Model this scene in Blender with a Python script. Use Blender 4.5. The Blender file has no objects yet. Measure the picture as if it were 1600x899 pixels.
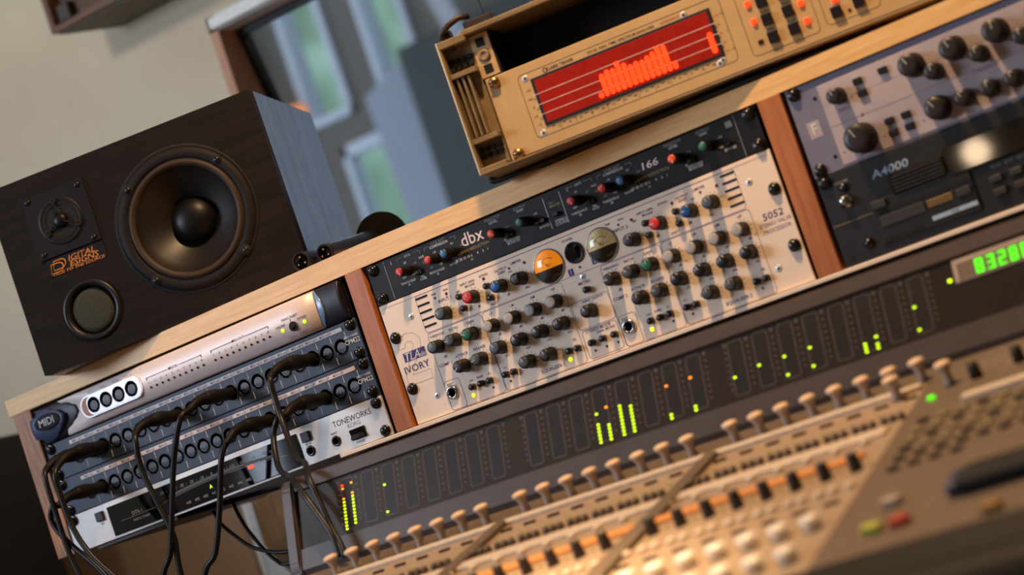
import bpy, bmesh, math, random
from mathutils import Vector, Matrix
random.seed(7)
PI = math.pi
C = bpy.context.scene.collection
SC = bpy.context.scene

# ------------------------------------------------------------------ camera
cam_d = bpy.data.cameras.new('camera'); cam = bpy.data.objects.new('camera', cam_d); C.objects.link(cam)
cam.location = (1.23524824, -1.86149098, -0.0789253896)
cam.rotation_euler = (1.65859323, 0.328130689, 0.550437654)
cam_d.sensor_fit = 'HORIZONTAL'; cam_d.sensor_width = 36.0
cam_d.lens = 3268.14 / 1600 * 36.0
cam_d.clip_start = 0.02; cam_d.clip_end = 200
cam_d.dof.use_dof = True
cam_d.dof.focus_distance = 2.27
cam_d.dof.aperture_fstop = (cam_d.lens / 1000) / 0.0190
SC.camera = cam

# ------------------------------------------------------------------ view
SC.view_settings.view_transform = 'Standard'
SC.view_settings.look = 'None'
SC.view_settings.exposure = 0.0
SC.view_settings.gamma = 1.0
SC.view_settings.use_curve_mapping = False

# ------------------------------------------------------------------ world: an overcast bright sky
W = bpy.data.worlds.new('sky'); SC.world = W; W.use_nodes = True
nt = W.node_tree; nt.nodes.clear()
wo = nt.nodes.new('ShaderNodeOutputWorld'); bg = nt.nodes.new('ShaderNodeBackground')
bg.inputs[0].default_value = (0.80, 0.88, 0.96, 1); bg.inputs[1].default_value = 1.6
nt.links.new(bg.outputs[0], wo.inputs[0])

# ------------------------------------------------------------------ lamps, daylight and added fill lights
def aim(o, target):
    d = Vector(target) - o.location
    o.rotation_euler = d.to_track_quat('-Z', 'Y').to_euler()

def area(name, loc, target, sx, sy, power, col, spread=PI):
    l = bpy.data.lights.new(name, 'AREA'); l.shape = 'RECTANGLE'; l.size = sx; l.size_y = sy
    l.energy = power; l.color = col; l.spread = spread
    o = bpy.data.objects.new(name, l); C.objects.link(o); o.location = loc; aim(o, target)
    return o

def spot(name, loc, target, power, col, angle, blend, radius):
    l = bpy.data.lights.new(name, 'SPOT'); l.energy = power; l.color = col; l.spot_size = angle
    l.spot_blend = blend; l.shadow_soft_size = radius
    o = bpy.data.objects.new(name, l); C.objects.link(o); o.location = loc; aim(o, target)
    return o

area('window_daylight', (-1.88, -1.85, 0.86), (0.1, 0.0, 0.05), 0.95, 0.7, 40, (0.70, 0.80, 1.0))
area('side_window_daylight', (-1.90, -2.18, 0.12), (0.0, -1.9, 0.12), 0.10, 0.42, 0.9, (0.66, 0.78, 1.0))
spot('ceiling_spot_warm', (0.50, -0.42, 1.25), (0.36, -0.2, 0.0), 84, (1.0, 0.63, 0.33), 2.0, 0.7, 0.03)
spot('desk_spot_warm', (0.38, -0.86, 1.2), (0.34, -0.66, -0.2), 290, (1.0, 0.68, 0.38), 0.46, 1.0, 0.03)
spot('wall_fill_warm', (-0.9, -0.5, 1.2), (-0.8, 0.75, 0.75), 17, (1.0, 0.88, 0.70), 1.5, 1.0, 0.08)  # added fill that brightens the back wall; no lamp known there
area('live_room_sheen_fill', (-0.25, 3.35, 0.85), (-0.2, 0.2, 0.3), 1.0, 0.9, 4.5, (0.60, 0.74, 1.0))  # added out of view for the loudspeaker's blue side sheen
l_ = bpy.data.lights.new('desk_lamp_bulb', 'POINT'); l_.energy = 0.9; l_.color = (1.0, 0.72, 0.46); l_.shadow_soft_size = 0.028
o_ = bpy.data.objects.new('desk_lamp_bulb', l_); C.objects.link(o_); o_.location = (-0.05, -2.38, 0.235)

# ------------------------------------------------------------------ materials
def lin(c):
    return tuple(((v / 255) / 12.92 if v / 255 <= 0.04045 else ((v / 255 + 0.055) / 1.055) ** 2.4) for v in c) + (1,)

MATS = {}
def mat(name, rgb, rough=0.5, metal=0.0, spec=0.5, noise=None, bump=0.0, scale=200, emit=None, estr=0, stretch=(1, 1, 1), coat=0):
    """rgb in 0..255; noise = second rgb mixed in by a procedural noise"""
    m = bpy.data.materials.new(name); m.use_nodes = True
    n = m.node_tree.nodes; l = m.node_tree.links; b = n['Principled BSDF']
    b.inputs['Base Color'].default_value = lin(rgb)
    b.inputs['Roughness'].default_value = rough; b.inputs['Metallic'].default_value = metal
    b.inputs['Specular IOR Level'].default_value = spec
    if coat: b.inputs['Coat Weight'].default_value = coat
    tc = n.new('ShaderNodeTexCoord'); mp = n.new('ShaderNodeMapping'); nz = n.new('ShaderNodeTexNoise')
    mp.inputs['Scale'].default_value = stretch; nz.inputs['Scale'].default_value = scale; nz.inputs['Detail'].default_value = 4
    l.new(tc.outputs['Object'], mp.inputs[0]); l.new(mp.outputs[0], nz.inputs['Vector'])
    second = noise if noise else tuple(min(255, v * 0.93) for v in rgb)
    mx = n.new('ShaderNodeMix'); mx.data_type = 'RGBA'
    mx.inputs[6].default_value = lin(rgb); mx.inputs[7].default_value = lin(second)
    rp = n.new('ShaderNodeMapRange'); rp.inputs[1].default_value = 0.35; rp.inputs[2].default_value = 0.65
    l.new(nz.outputs['Fac'], rp.inputs[0]); l.new(rp.outputs[0], mx.inputs[0]); l.new(mx.outputs[2], b.inputs['Base Color'])
    if bump:
        bp = n.new('ShaderNodeBump'); bp.inputs['Strength'].default_value = bump; bp.inputs['Distance'].default_value = 0.001
        l.new(nz.outputs['Fac'], bp.inputs['Height']); l.new(bp.outputs[0], b.inputs['Normal'])
    if emit:
        b.inputs['Emission Color'].default_value = lin(emit); b.inputs['Emission Strength'].default_value = estr
    MATS[name] = m
    return m

def M(n): return MATS[n]

mat('pine', (242, 198, 132), 0.42, noise=(228, 178, 108), scale=6, stretch=(3, 30, 60), bump=0.15)
mat('cherry', (186, 114, 58), 0.45, noise=(166, 94, 44), scale=8, stretch=(22, 22, 2.0), bump=0.1)
mat('oak_side', (184, 128, 84), 0.5, noise=(140, 88, 54), scale=14, stretch=(30, 30, 2.5), bump=0.3)
mat('black_ash', (20, 15, 13), 0.6, noise=(31, 22, 17), scale=7, stretch=(2, 8, 22), bump=0.2, spec=0.15)
mat('black_ash_sheen', (24, 27, 36), 0.36, noise=(74, 84, 106), scale=9, stretch=(30, 14, 1.2), bump=1.0, spec=1.0)  # bluish window sheen mixed into the colour of the side grain
mat('speaker_plate', (22, 17, 15), 0.5, spec=0.25)
mat('speaker_ring', (28, 23, 22), 0.65, spec=0.2)
mat('groove', (4, 4, 4), 0.8)
mat('rubber_surround', (58, 44, 32), 0.55, spec=0.3)
mat('cone', (26, 20, 18), 0.42, spec=0.45)
mat('dust_cap', (14, 11, 11), 0.42, spec=0.25)
mat('foam_green', (66, 68, 56), 0.95, noise=(36, 40, 34), scale=900, bump=0.8)
mat('port_gloss', (20, 17, 18), 0.42, spec=0.4)
mat('orange_print', (214, 132, 40), 0.6)
mat('chrome', (190, 190, 195), 0.2, metal=1)
mat('dark_screw', (70, 66, 64), 0.3, metal=1)
mat('black_screw', (16, 15, 15), 0.22, spec=0.7)
mat('silver_paint', (228, 212, 206), 0.42, metal=0.1, noise=(222, 206, 200), scale=400)
mat('silver_bright', (225, 225, 230), 0.3, metal=0.3)
mat('navy_plastic', (72, 84, 112), 0.42, noise=(64, 76, 102))
mat('navy_dark', (26, 25, 40), 0.5)
mat('lens_blue', (120, 150, 190), 0.25, spec=0.8)
mat('panel_navy', (40, 52, 74), 0.5, noise=(34, 45, 66), scale=60)
mat('panel_black', (22, 17, 15), 0.5, noise=(18, 14, 12), scale=60, spec=0.25)
mat('jack_black', (8, 8, 10), 0.35)
mat('jack_face', (84, 92, 104), 0.5)
mat('strip_pink', (240, 222, 216), 0.45, noise=(216, 196, 190), scale=80)
mat('white_print', (222, 220, 216), 0.6)
mat('grey_print', (150, 148, 142), 0.6)
mat('gold_print', (170, 150, 96), 0.6)
mat('dark_print', (40, 32, 44), 0.6)
mat('purple_print', (56, 40, 110), 0.6)
mat('lilac_print', (150, 120, 150), 0.6)
mat('thin_print', (190, 160, 150), 0.6)
mat('tuner_face', (216, 212, 206), 0.4, metal=0.35, noise=(206, 200, 194), scale=30)
mat('gloss_black', (9, 8, 9), 0.06, spec=0.6)
mat('rubber_black', (13, 11, 10), 0.55, noise=(20, 16, 14), scale=150, spec=0.3)
mat('cable_black', (20, 16, 15), 0.42, spec=0.4)
mat('ivory_panel', (248, 226, 202), 0.42, noise=(245, 221, 196), scale=20)
mat('knob_black', (38, 32, 28), 0.4)
mat('knob_grey', (70, 70, 72), 0.4)
mat('knob_dark', (14, 15, 22), 0.3, spec=0.7)
mat('knob_red', (206, 42, 30), 0.4)
mat('knob_blue', (24, 74, 140), 0.35)
mat('knob_green', (26, 96, 66), 0.4)
mat('knob_orange', (232, 86, 26), 0.4)
mat('knob_teal', (30, 104, 84), 0.4)
mat('knob_steel_blue', (44, 104, 156), 0.4)
mat('knob_silver', (178, 172, 168), 0.45)
mat('knob_slate', (76, 88, 100), 0.4)
mat('button_dark', (28, 22, 30), 0.35)
mat('led_dark_red', (96, 22, 20), 0.3)
mat('led_off', (60, 24, 20), 0.3)
mat('led_green', (190, 255, 20), 0.4, emit=(186, 255, 10), estr=1.8)
mat('led_yellow_green', (220, 255, 0), 0.4, emit=(216, 250, 0), estr=2.2)
mat('led_meter_green', (120, 255, 0), 0.4, emit=(222, 255, 0), estr=2.6)
mat('led_orange', (255, 140, 10), 0.4, emit=(255, 140, 10), estr=3.0)
mat('led_red', (255, 50, 20), 0.4, emit=(255, 34, 8), estr=6.0)
mat('led_red_hot', (255, 80, 30), 0.4, emit=(255, 50, 14), estr=1.8)
mat('display_green', (60, 255, 0), 0.4, emit=(90, 255, 0), estr=1.0)
mat('display_red', (120, 20, 10), 0.3, noise=(96, 14, 8), scale=300, emit=(168, 22, 6), estr=0.5)
mat('vu_amber', (250, 170, 40), 0.4, emit=(255, 150, 26), estr=0.55)
mat('vu_cream', (246, 226, 178), 0.4, emit=(246, 226, 178), estr=0.10)  # faint glow added to lift the unlit dial
mat('kt_tan', (200, 168, 120), 0.45, noise=(192, 160, 112), scale=30)
mat('kt_case', (140, 118, 84), 0.45, noise=(124, 104, 72), scale=40)
mat('kt_white', (220, 214, 200), 0.4)
mat('brass', (176, 142, 92), 0.35, metal=1)
mat('brown_plastic', (50, 34, 26), 0.5)
mat('pre_grey', (122, 122, 140), 0.45, noise=(112, 112, 132), scale=30)
mat('pre_light', (186, 172, 172), 0.45, noise=(168, 156, 162), scale=20)
mat('sampler_black', (34, 32, 32), 0.4, noise=(28, 26, 27), scale=60)
mat('sampler_gloss', (30, 26, 23), 0.045, spec=0.5)
mat('sampler_grey', (58, 54, 52), 0.4)
mat('sticker_blue', (178, 200, 220), 0.5)
mat('mixer_grey', (74, 62, 56), 0.42, noise=(68, 56, 50), scale=40)
mat('mixer_glass', (50, 42, 38), 0.14, spec=0.4)
mat('mixer_window', (36, 30, 27), 0.4, spec=0.3)
mat('mixer_line', (118, 104, 96), 0.5)
mat('mixer_top', (176, 152, 124), 0.5, noise=(156, 132, 106), scale=300)
mat('mixer_top_brown', (116, 98, 80), 0.5, noise=(102, 86, 70), scale=200)
mat('mixer_cream', (224, 204, 178), 0.45)
mat('mixer_knob', (184, 164, 148), 0.45)
mat('mixer_knob_top', (240, 206, 166), 0.45)
mat('mixer_orange', (228, 152, 80), 0.45)
mat('mixer_white', (250, 240, 222), 0.3, spec=0.8)
mat('mixer_black', (44, 33, 27), 0.5)
mat('mixer_button', (150, 132, 84), 0.5)
mat('armrest', (13, 9, 7), 0.6, spec=0.2)
mat('yellow_button', (196, 200, 80), 0.4)
mat('red_button', (190, 40, 26), 0.4)
mat('amber_button', (150, 106, 26), 0.4)
mat('blue_plastic', (44, 60, 90), 0.4)
mat('foam_black', (7, 6, 6), 0.95, noise=(11, 10, 10), scale=800, bump=0.5, spec=0.1)
mat('mic_body', (70, 74, 96), 0.28, metal=0.85)
mat('wall_paint', (214, 205, 180), 0.75, noise=(202, 190, 166), scale=3)
mat('shaded_wall_paint', (150, 130, 112), 0.75, noise=(142, 122, 104), scale=3)  # wall colour darkened for the shade below the rack
mat('ceiling_paint', (220, 214, 200), 0.8)
mat('floor_wood', (110, 76, 50), 0.5, noise=(92, 60, 38), scale=5, stretch=(1, 12, 1))
mat('jamb_wood', (190, 140, 108), 0.5, noise=(170, 120, 88), scale=6, stretch=(20, 20, 2))
mat('trim_paint', (238, 244, 246), 0.5)
mat('window_seal', (20, 28, 26), 0.6)
mat('cabinet_wood', (108, 68, 42), 0.5, noise=(84, 50, 30), scale=8, stretch=(2, 2, 18))
mat('cabinet_grey', (108, 104, 88), 0.6, noise=(100, 96, 80), scale=40)
mat('cabinet_inside', (84, 54, 32), 0.6, noise=(66, 42, 24), scale=10, stretch=(1, 1, 20))
mat('flight_case_black', (8, 8, 9), 0.6)
mat('weathered_wood', (128, 98, 54), 0.55, noise=(78, 58, 32), scale=10, stretch=(20, 20, 1.5), bump=0.3)
mat('live_wall', (112, 106, 102), 0.8)
mat('white_frame', (206, 212, 230), 0.5)
mat('gobo_grey', (76, 80, 82), 0.8, noise=(64, 68, 70), scale=20, stretch=(1, 1, 14))
mat('panel_blue_grey', (160, 166, 186), 0.7)
mat('curtain', (176, 178, 192), 0.8)
mat('lamp_wood', (240, 150, 90), 0.6, emit=(255, 150, 80), estr=0.8)
mat('grass', (196, 212, 150), 0.9, noise=(110, 160, 76), scale=8)
mat('hedge', (178, 194, 168), 0.9, noise=(136, 156, 126), scale=2)

def glass_mat(name, tint, rough=0.02, fres=1.35):
    m = bpy.data.materials.new(name); m.use_nodes = True
    n = m.node_tree.nodes; l = m.node_tree.links; n.clear()
    o = n.new('ShaderNodeOutputMaterial'); t = n.new('ShaderNodeBsdfTransparent'); g = n.new('ShaderNodeBsdfGlossy')
    f = n.new('ShaderNodeFresnel'); mx = n.new('ShaderNodeMixShader')
    nz = n.new('ShaderNodeTexNoise'); nz.inputs['Scale'].default_value = 2
    rr = n.new('ShaderNodeMapRange'); rr.inputs[3].default_value = rough; rr.inputs[4].default_value = rough * 1.5
    l.new(nz.outputs['Fac'], rr.inputs[0]); l.new(rr.outputs[0], g.inputs['Roughness'])
    t.inputs[0].default_value = lin(tint); f.inputs[0].default_value = fres
    l.new(f.outputs[0], mx.inputs[0]); l.new(t.outputs[0], mx.inputs[1]); l.new(g.outputs[0], mx.inputs[2]); l.new(mx.outputs[0], o.inputs[0])
    MATS[name] = m
glass_mat('window_glass', (240, 246, 250))
glass_mat('meter_glass', (250, 248, 240), 0.03, 1.5)

# ------------------------------------------------------------------ mesh helpers (millimetres unless k is given)
class MB:
    def __init__(s, k=0.001):
        s.bm = bmesh.new(); s.k = k; s.mats = []
    def mi(s, m):
        if m is None: return 0
        if m not in s.mats: s.mats.append(m)
        return s.mats.index(m)
    def _fin(s, verts, m, smooth=False, mtx=None):
        idx = s.mi(m)
        fs = set(f for v in verts for f in v.link_faces)
        for f in fs: f.material_index = idx; f.smooth = smooth
        if mtx is not None: bmesh.ops.transform(s.bm, matrix=mtx, verts=verts)
        return verts
    def box(s, x0, x1, y0, y1, z0, z1, m=None, bev=0, seg=1, mtx=None):
        r = bmesh.ops.create_cube(s.bm, size=1)['verts']
        k = s.k
        for v in r:
            v.co = Vector(((x0 if v.co.x < 0 else x1) * k, (y0 if v.co.y < 0 else y1) * k, (z0 if v.co.z < 0 else z1) * k))
        if bev:
            es = list(set(e for v in r for e in v.link_edges))
            q = bmesh.ops.bevel(s.bm, geom=es, offset=bev * k, segments=seg, affect='EDGES', profile=0.5)
            r = list(set(q['verts']) | set(v for v in r if v.is_valid))
            r = list(set(v for f in q['faces'] for v in f.verts) | set(r))
        return s._fin(r, m, False, mtx)
    def lathe(s, prof, cx=0, cy=0, cz=0, m=None, n=20, axis='y', smooth=True, mtx=None, caps=True):
        """prof = [(radius, distance)], distance runs towards -y (axis y) or +z (axis z)"""
        k = s.k; rings = []; allv = []
        for r, d in prof:
            ring = []
            if r <= 1e-6:
                p = Vector((cx, cy - d, cz)) if axis == 'y' else Vector((cx, cy, cz + d))
                v = s.bm.verts.new(p * k); ring = [v] * n; allv.append(v)
            else:
                for i in range(n):
                    a = 2 * PI * i / n
                    if axis == 'y': p = Vector((cx + r * math.cos(a), cy - d, cz + r * math.sin(a)))
                    else: p = Vector((cx + r * math.cos(a), cy + r * math.sin(a), cz + d))
                    v = s.bm.verts.new(p * k); ring.append(v); allv.append(v)
            rings.append(ring)
        for a, b in zip(rings, rings[1:]):
            for i in range(n):
                j = (i + 1) % n
                q = []
                for v in (a[i], a[j], b[j], b[i]):
                    if v not in q: q.append(v)
                if len(q) >= 3:
                    try: s.bm.faces.new(q)
                    except ValueError: pass
        if caps:
            for ring in (rings[0], rings[-1]):
                if len(set(ring)) > 2:
                    try: s.bm.faces.new(ring)
                    except ValueError: pass
        allv = s._fin(allv, m, smooth, mtx)
        return allv
    def prism(s, pts, y0, y1, m=None, mtx=None, smooth=False, plane='xz'):
        """polygon in x,z extruded along y"""
        k = s.k
        def P(a, b, c):
            return Vector((a, c, b)) * k if plane == 'xz' else (Vector((a, b, c)) * k if plane == 'xy' else Vector((c, a, b)) * k)
        A = [s.bm.verts.new(P(x, z, y0)) for x, z in pts]; B = [s.bm.verts.new(P(x, z, y1)) for x, z in pts]
        s.bm.faces.new(A); s.bm.faces.new(list(reversed(B)))
        for i in range(len(pts)):
            j = (i + 1) % len(pts); s.bm.faces.new((A[i], B[i], B[j], A[j]))
        return s._fin(A + B, m, smooth, mtx)
    def frame(s, x0, x1, z0, z1, t, y0, y1, m=None, rad=0):
        """thin rounded outline on a panel"""
        n = 5
        def loop(a, b, c, d, r):
            o = []
            if r <= 0: return [(a, c), (b, c), (b, d), (a, d)]
            for (px, pz, st) in ((b - r, c + r, -90), (b - r, d - r, 0), (a + r, d - r, 90), (a + r, c + r, 180)):
                for i in range(n):
                    w = math.radians(st + 90 * i / (n - 1)); o.append((px + r * math.cos(w), pz + r * math.sin(w)))
            return o
        A = loop(x0, x1, z0, z1, rad); B = loop(x0 + t, x1 - t, z0 + t, z1 - t, max(rad - t, 0.01) if rad else 0)
        k = s.k; vs = []
        VA = [s.bm.verts.new((x * k, y1 * k, z * k)) for x, z in A]; VB = [s.bm.verts.new((x * k, y1 * k, z * k)) for x, z in B]
        WA = [s.bm.verts.new((x * k, y0 * k, z * k)) for x, z in A]; WB = [s.bm.verts.new((x * k, y0 * k, z * k)) for x, z in B]
        L = len(A)
        for i in range(L):
            j = (i + 1) % L
            s.bm.faces.new((VA[i], VA[j], VB[j], VB[i])); s.bm.faces.new((VA[i], WA[i], WA[j], VA[j])); s.bm.faces.new((VB[i], VB[j], WB[j], WB[i]))
        s._fin(VA + VB + WA + WB, m)
    def tube(s, pts, rad, m=None, n=10, smooth=True):
        k = s.k; P = [Vector(p) * k for p in pts]; R = rad if isinstance(rad, (list, tuple)) else [rad] * len(P)
        up = Vector((0.13, 0.27, 0.95)).normalized(); prev = None; rings = []
        for i, p in enumerate(P):
            t = (P[min(i + 1, len(P) - 1)] - P[max(i - 1, 0)])
            t = t.normalized() if t.length > 1e-9 else Vector((0, 0, 1))
            if prev is None:
                a = t.cross(up); a = a.normalized() if a.length > 1e-4 else t.cross(Vector((1, 0, 0))).normalized()
            else:
                a = prev - t * prev.dot(t); a.normalize()
            prev = a; b = t.cross(a)
            rings.append([s.bm.verts.new(p + (a * math.cos(2 * PI * j / n) + b * math.sin(2 * PI * j / n)) * R[i] * k) for j in range(n)])
        for A, B in zip(rings, rings[1:]):
            for j in range(n): s.bm.faces.new((A[j], A[(j + 1) % n], B[(j + 1) % n], B[j]))
        s.bm.faces.new(rings[0]); s.bm.faces.new(list(reversed(rings[-1])))
        s._fin([v for r in rings for v in r], m, smooth)
    def mesh(s, name):
        bmesh.ops.recalc_face_normals(s.bm, faces=s.bm.faces)
        me = bpy.data.meshes.new(name); s.bm.to_mesh(me); s.bm.free()
        for m in (s.mats or [None]):
            if m: me.materials.append(MATS[m])
        return me

def put(name, me, parent=None, loc=(0, 0, 0), rot=(0, 0, 0)):
    o = bpy.data.objects.new(name, me); C.objects.link(o); o.location = loc; o.rotation_euler = rot
    if parent: o.parent = parent
    return o
def build(name, mb, parent=None, loc=(0, 0, 0), rot=(0, 0, 0)):
    return put(name, mb.mesh(name), parent, loc, rot)
def build_split(name, mb, parent):
    bmesh.ops.recalc_face_normals(mb.bm, faces=mb.bm.faces)
    bm = mb.bm; bm.verts.ensure_lookup_table(); seen = {}; n = 0
    for v in bm.verts:
        if v in seen: continue
        st = [v]; seen[v] = n
        while st:
            q = st.pop()
            for e in q.link_edges:
                w = e.other_vert(q)
                if w not in seen: seen[w] = n; st.append(w)
        n += 1
    comps = [([], []) for _ in range(n)]; idx = {}
    for v, c in seen.items(): idx[v] = len(comps[c][0]); comps[c][0].append(v)
    for f in bm.faces: comps[seen[f.verts[0]]][1].append(f)
    out = []
    for vs, fs in comps:
        ctr = sum((v.co for v in vs), Vector()) / len(vs)
        me = bpy.data.meshes.new(name); me.from_pydata([v.co - ctr for v in vs], [], [[idx[v] for v in f.verts] for f in fs])
        for p, f in zip(me.polygons, fs): p.material_index = f.material_index; p.use_smooth = f.smooth
        for m in mb.mats: me.materials.append(MATS[m])
        out.append(put(name, me, parent, ctr))
    bm.free(); return out
def thing(name, label, cat, loc=(0, 0, 0), rot=(0, 0, 0), group=None):
    o = bpy.data.objects.new(name, None); C.objects.link(o); o.location = loc; o.rotation_euler = rot
    o.empty_display_size = 0.02
    o['label'] = label; o['category'] = cat
    if group: o['group'] = group
    return o
def tag(o, label, cat, group=None):
    o['label'] = label; o['category'] = cat
    if group: o['group'] = group
    return o
def struct(name, mb, loc=(0, 0, 0), rot=(0, 0, 0), parent=None):
    o = build(name, mb, parent, loc, rot)
    if not parent: o['kind'] = 'structure'
    return o
def spline(P, n=8):
    P = [Vector(p) for p in P]; out = []
    for i in range(len(P) - 1):
        a = P[max(i - 1, 0)]; b = P[i]; c = P[i + 1]; d = P[min(i + 2, len(P) - 1)]
        for j in range(n):
            t = j / n
            out.append(0.5 * ((2 * b) + (-a + c) * t + (2 * a - 5 * b + 4 * c - d) * t * t + (-a + 3 * b - 3 * c + d) * t ** 3))
    out.append(P[-1]); return out

# lettering: every print of one colour on one thing becomes one mesh, a hair proud of the surface
def letters(parent, items, y=-0.15, name='lettering'):
    """items: (text, x, z, size, material[, align, shear, bold, xscale]) in mm in the plane of the panel"""
    by = {}
    for it in items: by.setdefault(it[4], []).append(it)
    for m, L in by.items():
        bm = bmesh.new()
        for it in L:
            s, x, z, size = it[:4]; al = it[5] if len(it) > 5 else 'CENTER'; sh = it[6] if len(it) > 6 else 0
            bo = it[7] if len(it) > 7 else 0; xs = it[8] if len(it) > 8 else 1
            cu = bpy.data.curves.new('t', 'FONT'); cu.body = s; cu.size = size * 1.42; cu.align_x = al; cu.align_y = 'CENTER'
            cu.resolution_u = 2; cu.shear = sh; cu.offset = max(bo, 0.028)
            ob = bpy.data.objects.new('t', cu)
            me = bpy.data.meshes.new_from_object(ob)
            mt = Matrix.Translation((x / 1000, y / 1000, z / 1000)) @ Matrix.Rotation(PI / 2, 4, 'X') @ Matrix.Diagonal((0.001 * xs, 0.001, 0.001, 1))
            me.transform(mt); bm.from_mesh(me)
            bpy.data.objects.remove(ob); bpy.data.curves.remove(cu); bpy.data.meshes.remove(me)
        me = bpy.data.meshes.new('lettering'); bm.to_mesh(me); bm.free(); me.materials.append(MATS[m])
        o = put(name, me, parent); o['kind'] = 'stuff'

# shared small meshes ------------------------------------------------
CACHE = {}
def cached(key, fn):
    if key not in CACHE: CACHE[key] = fn()
    return CACHE[key]

def rack_screw_mesh():
    b = MB()
    b.lathe([(6.4, 0), (6.6, 1.0), (6.0, 2.2), (4.9, 2.4)], m='black_screw', n=20)
    b.lathe([(4.9, 2.0), (4.8, 3.2), (4.0, 4.6), (2.2, 5.3), (0, 5.4)], m='black_screw', n=18)
    b.box(-2.6, 2.6, -5.6, -5.0, -0.55, 0.55, 'groove'); b.box(-0.55, 0.55, -5.6, -5.0, -2.6, 2.6, 'groove')
    return b.mesh('rack_screw')
def screws(parent, spots):
    me = cached('rack_screw', rack_screw_mesh)
    for x, z in spots: put('rack_screw', me, parent, (x / 1000, 0, z / 1000), (0, random.uniform(0, 1.5), 0))
def small_screw_mesh():
    b = MB(); b.lathe([(3.5, -0.4), (3.5, 0.25), (2.8, 0.5), (0, 0.6)], m='silver_bright', n=16)
    b.box(-1.8, 1.8, -0.85, -0.55, -0.4, 0.4, 'groove'); b.box(-0.4, 0.4, -0.85, -0.55, -1.8, 1.8, 'groove'); return b.mesh('panel_screw')

def knob(parent, x, z, kind, cap, ang, y=0, rnd=None):
    """a turning knob: skirted body, coloured cap, white pointer"""
    R, H, flare = kind
    def body():
        b = MB(); b.lathe([(R * flare, 0), (R * flare, 1.6), (R * 1.02, 3.0), (R, H - 0.8), (R * 0.93, H)], m='knob_black', n=24)
        for i in range(16):
            a = 2 * PI * i / 16
            b.box(-0.28, 0.28, -H + 1.2, -3.2, R - 0.1, R + 0.28, 'knob_black', mtx=Matrix.Rotation(a, 4, 'Y'))
        return b.mesh('knob')
    def capm():
        b = MB(); b.lathe([(R * 0.93, H - 0.1), (R * 0.90, H + 0.35), (R * 0.55, H + 0.7), (0, H + 0.8)], m=cap, n=24); return b.mesh('knob_cap')
    def ptr():
        b = MB(); b.box(-0.35, 0.35, -H - 0.95, -H + 0.2, R * 0.15, R * 0.86, 'white_print'); return b.mesh('pointer')
    k = put('knob', cached(('kb', kind), body), parent, (x / 1000, y / 1000, z / 1000), (0, ang, 0))
    put('knob_cap', cached(('kc', kind, cap), capm), k); put('pointer', cached(('kp', kind), ptr), k)
    return k
def led(parent, x, z, m, r=1.5, h=1.2, name='led'):
    def f():
        b = MB(); b.lathe([(r, -0.2), (r, h * 0.5), (r * 0.7, h * 0.9), (0, h)], m=m, n=12); return b.mesh('led')
    return put(name, cached(('led', m, r, h), f), parent, (x / 1000, 0, z / 1000))
def round_button(parent, x, z, r=3.4, h=6, m='button_dark'):
    def f():
        b = MB(); b.lathe([(r, 0), (r, h - 0.8), (r * 0.85, h), (0, h + 0.15)], m=m, n=16); return b.mesh('push_button')
    return put('push_button', cached(('rb', r, h, m), f), parent, (x / 1000, 0, z / 1000))
def rect_button(parent, x, z, w, hh, d, m='button_dark', bev=0.6):
    def f():
        b = MB(); b.box(-w / 2, w / 2, -d, 0.2, -hh / 2, hh / 2, m, bev); return b.mesh('push_button')
    return put('push_button', cached(('sb', w, hh, d, m), f), parent, (x / 1000, 0, z / 1000))
def din_mesh():
    b = MB()
    b.lathe([(9.3, -0.3), (9.3, 0.5), (8.6, 0.6), (8.4, -0.1)], m='jack_black', n=22, caps=False)
    b.lathe([(8.5, 0.12), (0, 0.12)], m='jack_black', n=22, smooth=False)
    b.lathe([(6.0, 0.2), (5.8, 0.5), (0, 0.5)], cx=0.6, cz=-0.8, m='jack_face', n=18, smooth=False)
    for a in (-70, -35, 0, 35, 70):
        w = math.radians(a - 90)
        b.box(-0.75, 0.75, -0.9, -0.4, 1.8, 5.6, 'jack_black', mtx=Matrix.Translation((0.0006, 0, -0.0008)) @ Matrix.Rotation(math.radians(180 + a), 4, 'Y'))
    return b.mesh('socket')
def phone_jack(parent, x, z):
    b = MB()
    b.lathe([(7.6, 0), (7.8, 0.8), (7.0, 2.4), (5.6, 3.2), (4.6, 2.6), (4.0, 0.6)], m='chrome', n=26, caps=False)
    b.lathe([(4.2, 0.7), (0, 0.7)], m='groove', n=16)
    return build('jack_socket', b, parent, (x / 1000, 0, z / 1000))

# ================================================================== the room
R_X0, R_X1, R_Y0, R_Y1, R_Z0, R_Z1 = -1.95, 3.2, -3.7, 0.75, -1.2, 1.35
WX0, WX1, WZ0, WZ1 = -0.612, 1.7, -0.25, 0.722      # control room window opening
b = MB(1); b.box(R_X0, R_X1, R_Y0, 3.7, R_Z0 - 0.05, R_Z0, 'floor_wood'); struct('floor', b)
b = MB(1); b.box(R_X0, R_X1, R_Y0, R_Y1, R_Z1, R_Z1 + 0.05, 'ceiling_paint'); struct('ceiling', b)
b = MB(1)
for (x0, x1, z1, ya, yb) in ((WX0, WX1, WZ1, R_Y1, R_Y1 + 0.035), (WX0 - 0.22, WX1 + 0.1, WZ1 + 0.13, R_Y1 + 0.035, R_Y1 + 0.26)):   # splayed: wider on the far side
    b.box(R_X0, x0, ya, yb, R_Z0, R_Z1, 'wall_paint'); b.box(x1, R_X1, ya, yb, R_Z0, R_Z1, 'wall_paint')
    b.box(x0, x1, ya, yb, R_Z0, WZ0, 'wall_paint'); b.box(x0, x1, ya, yb, z1, R_Z1, 'wall_paint')
struct('wall_back', b)
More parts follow.
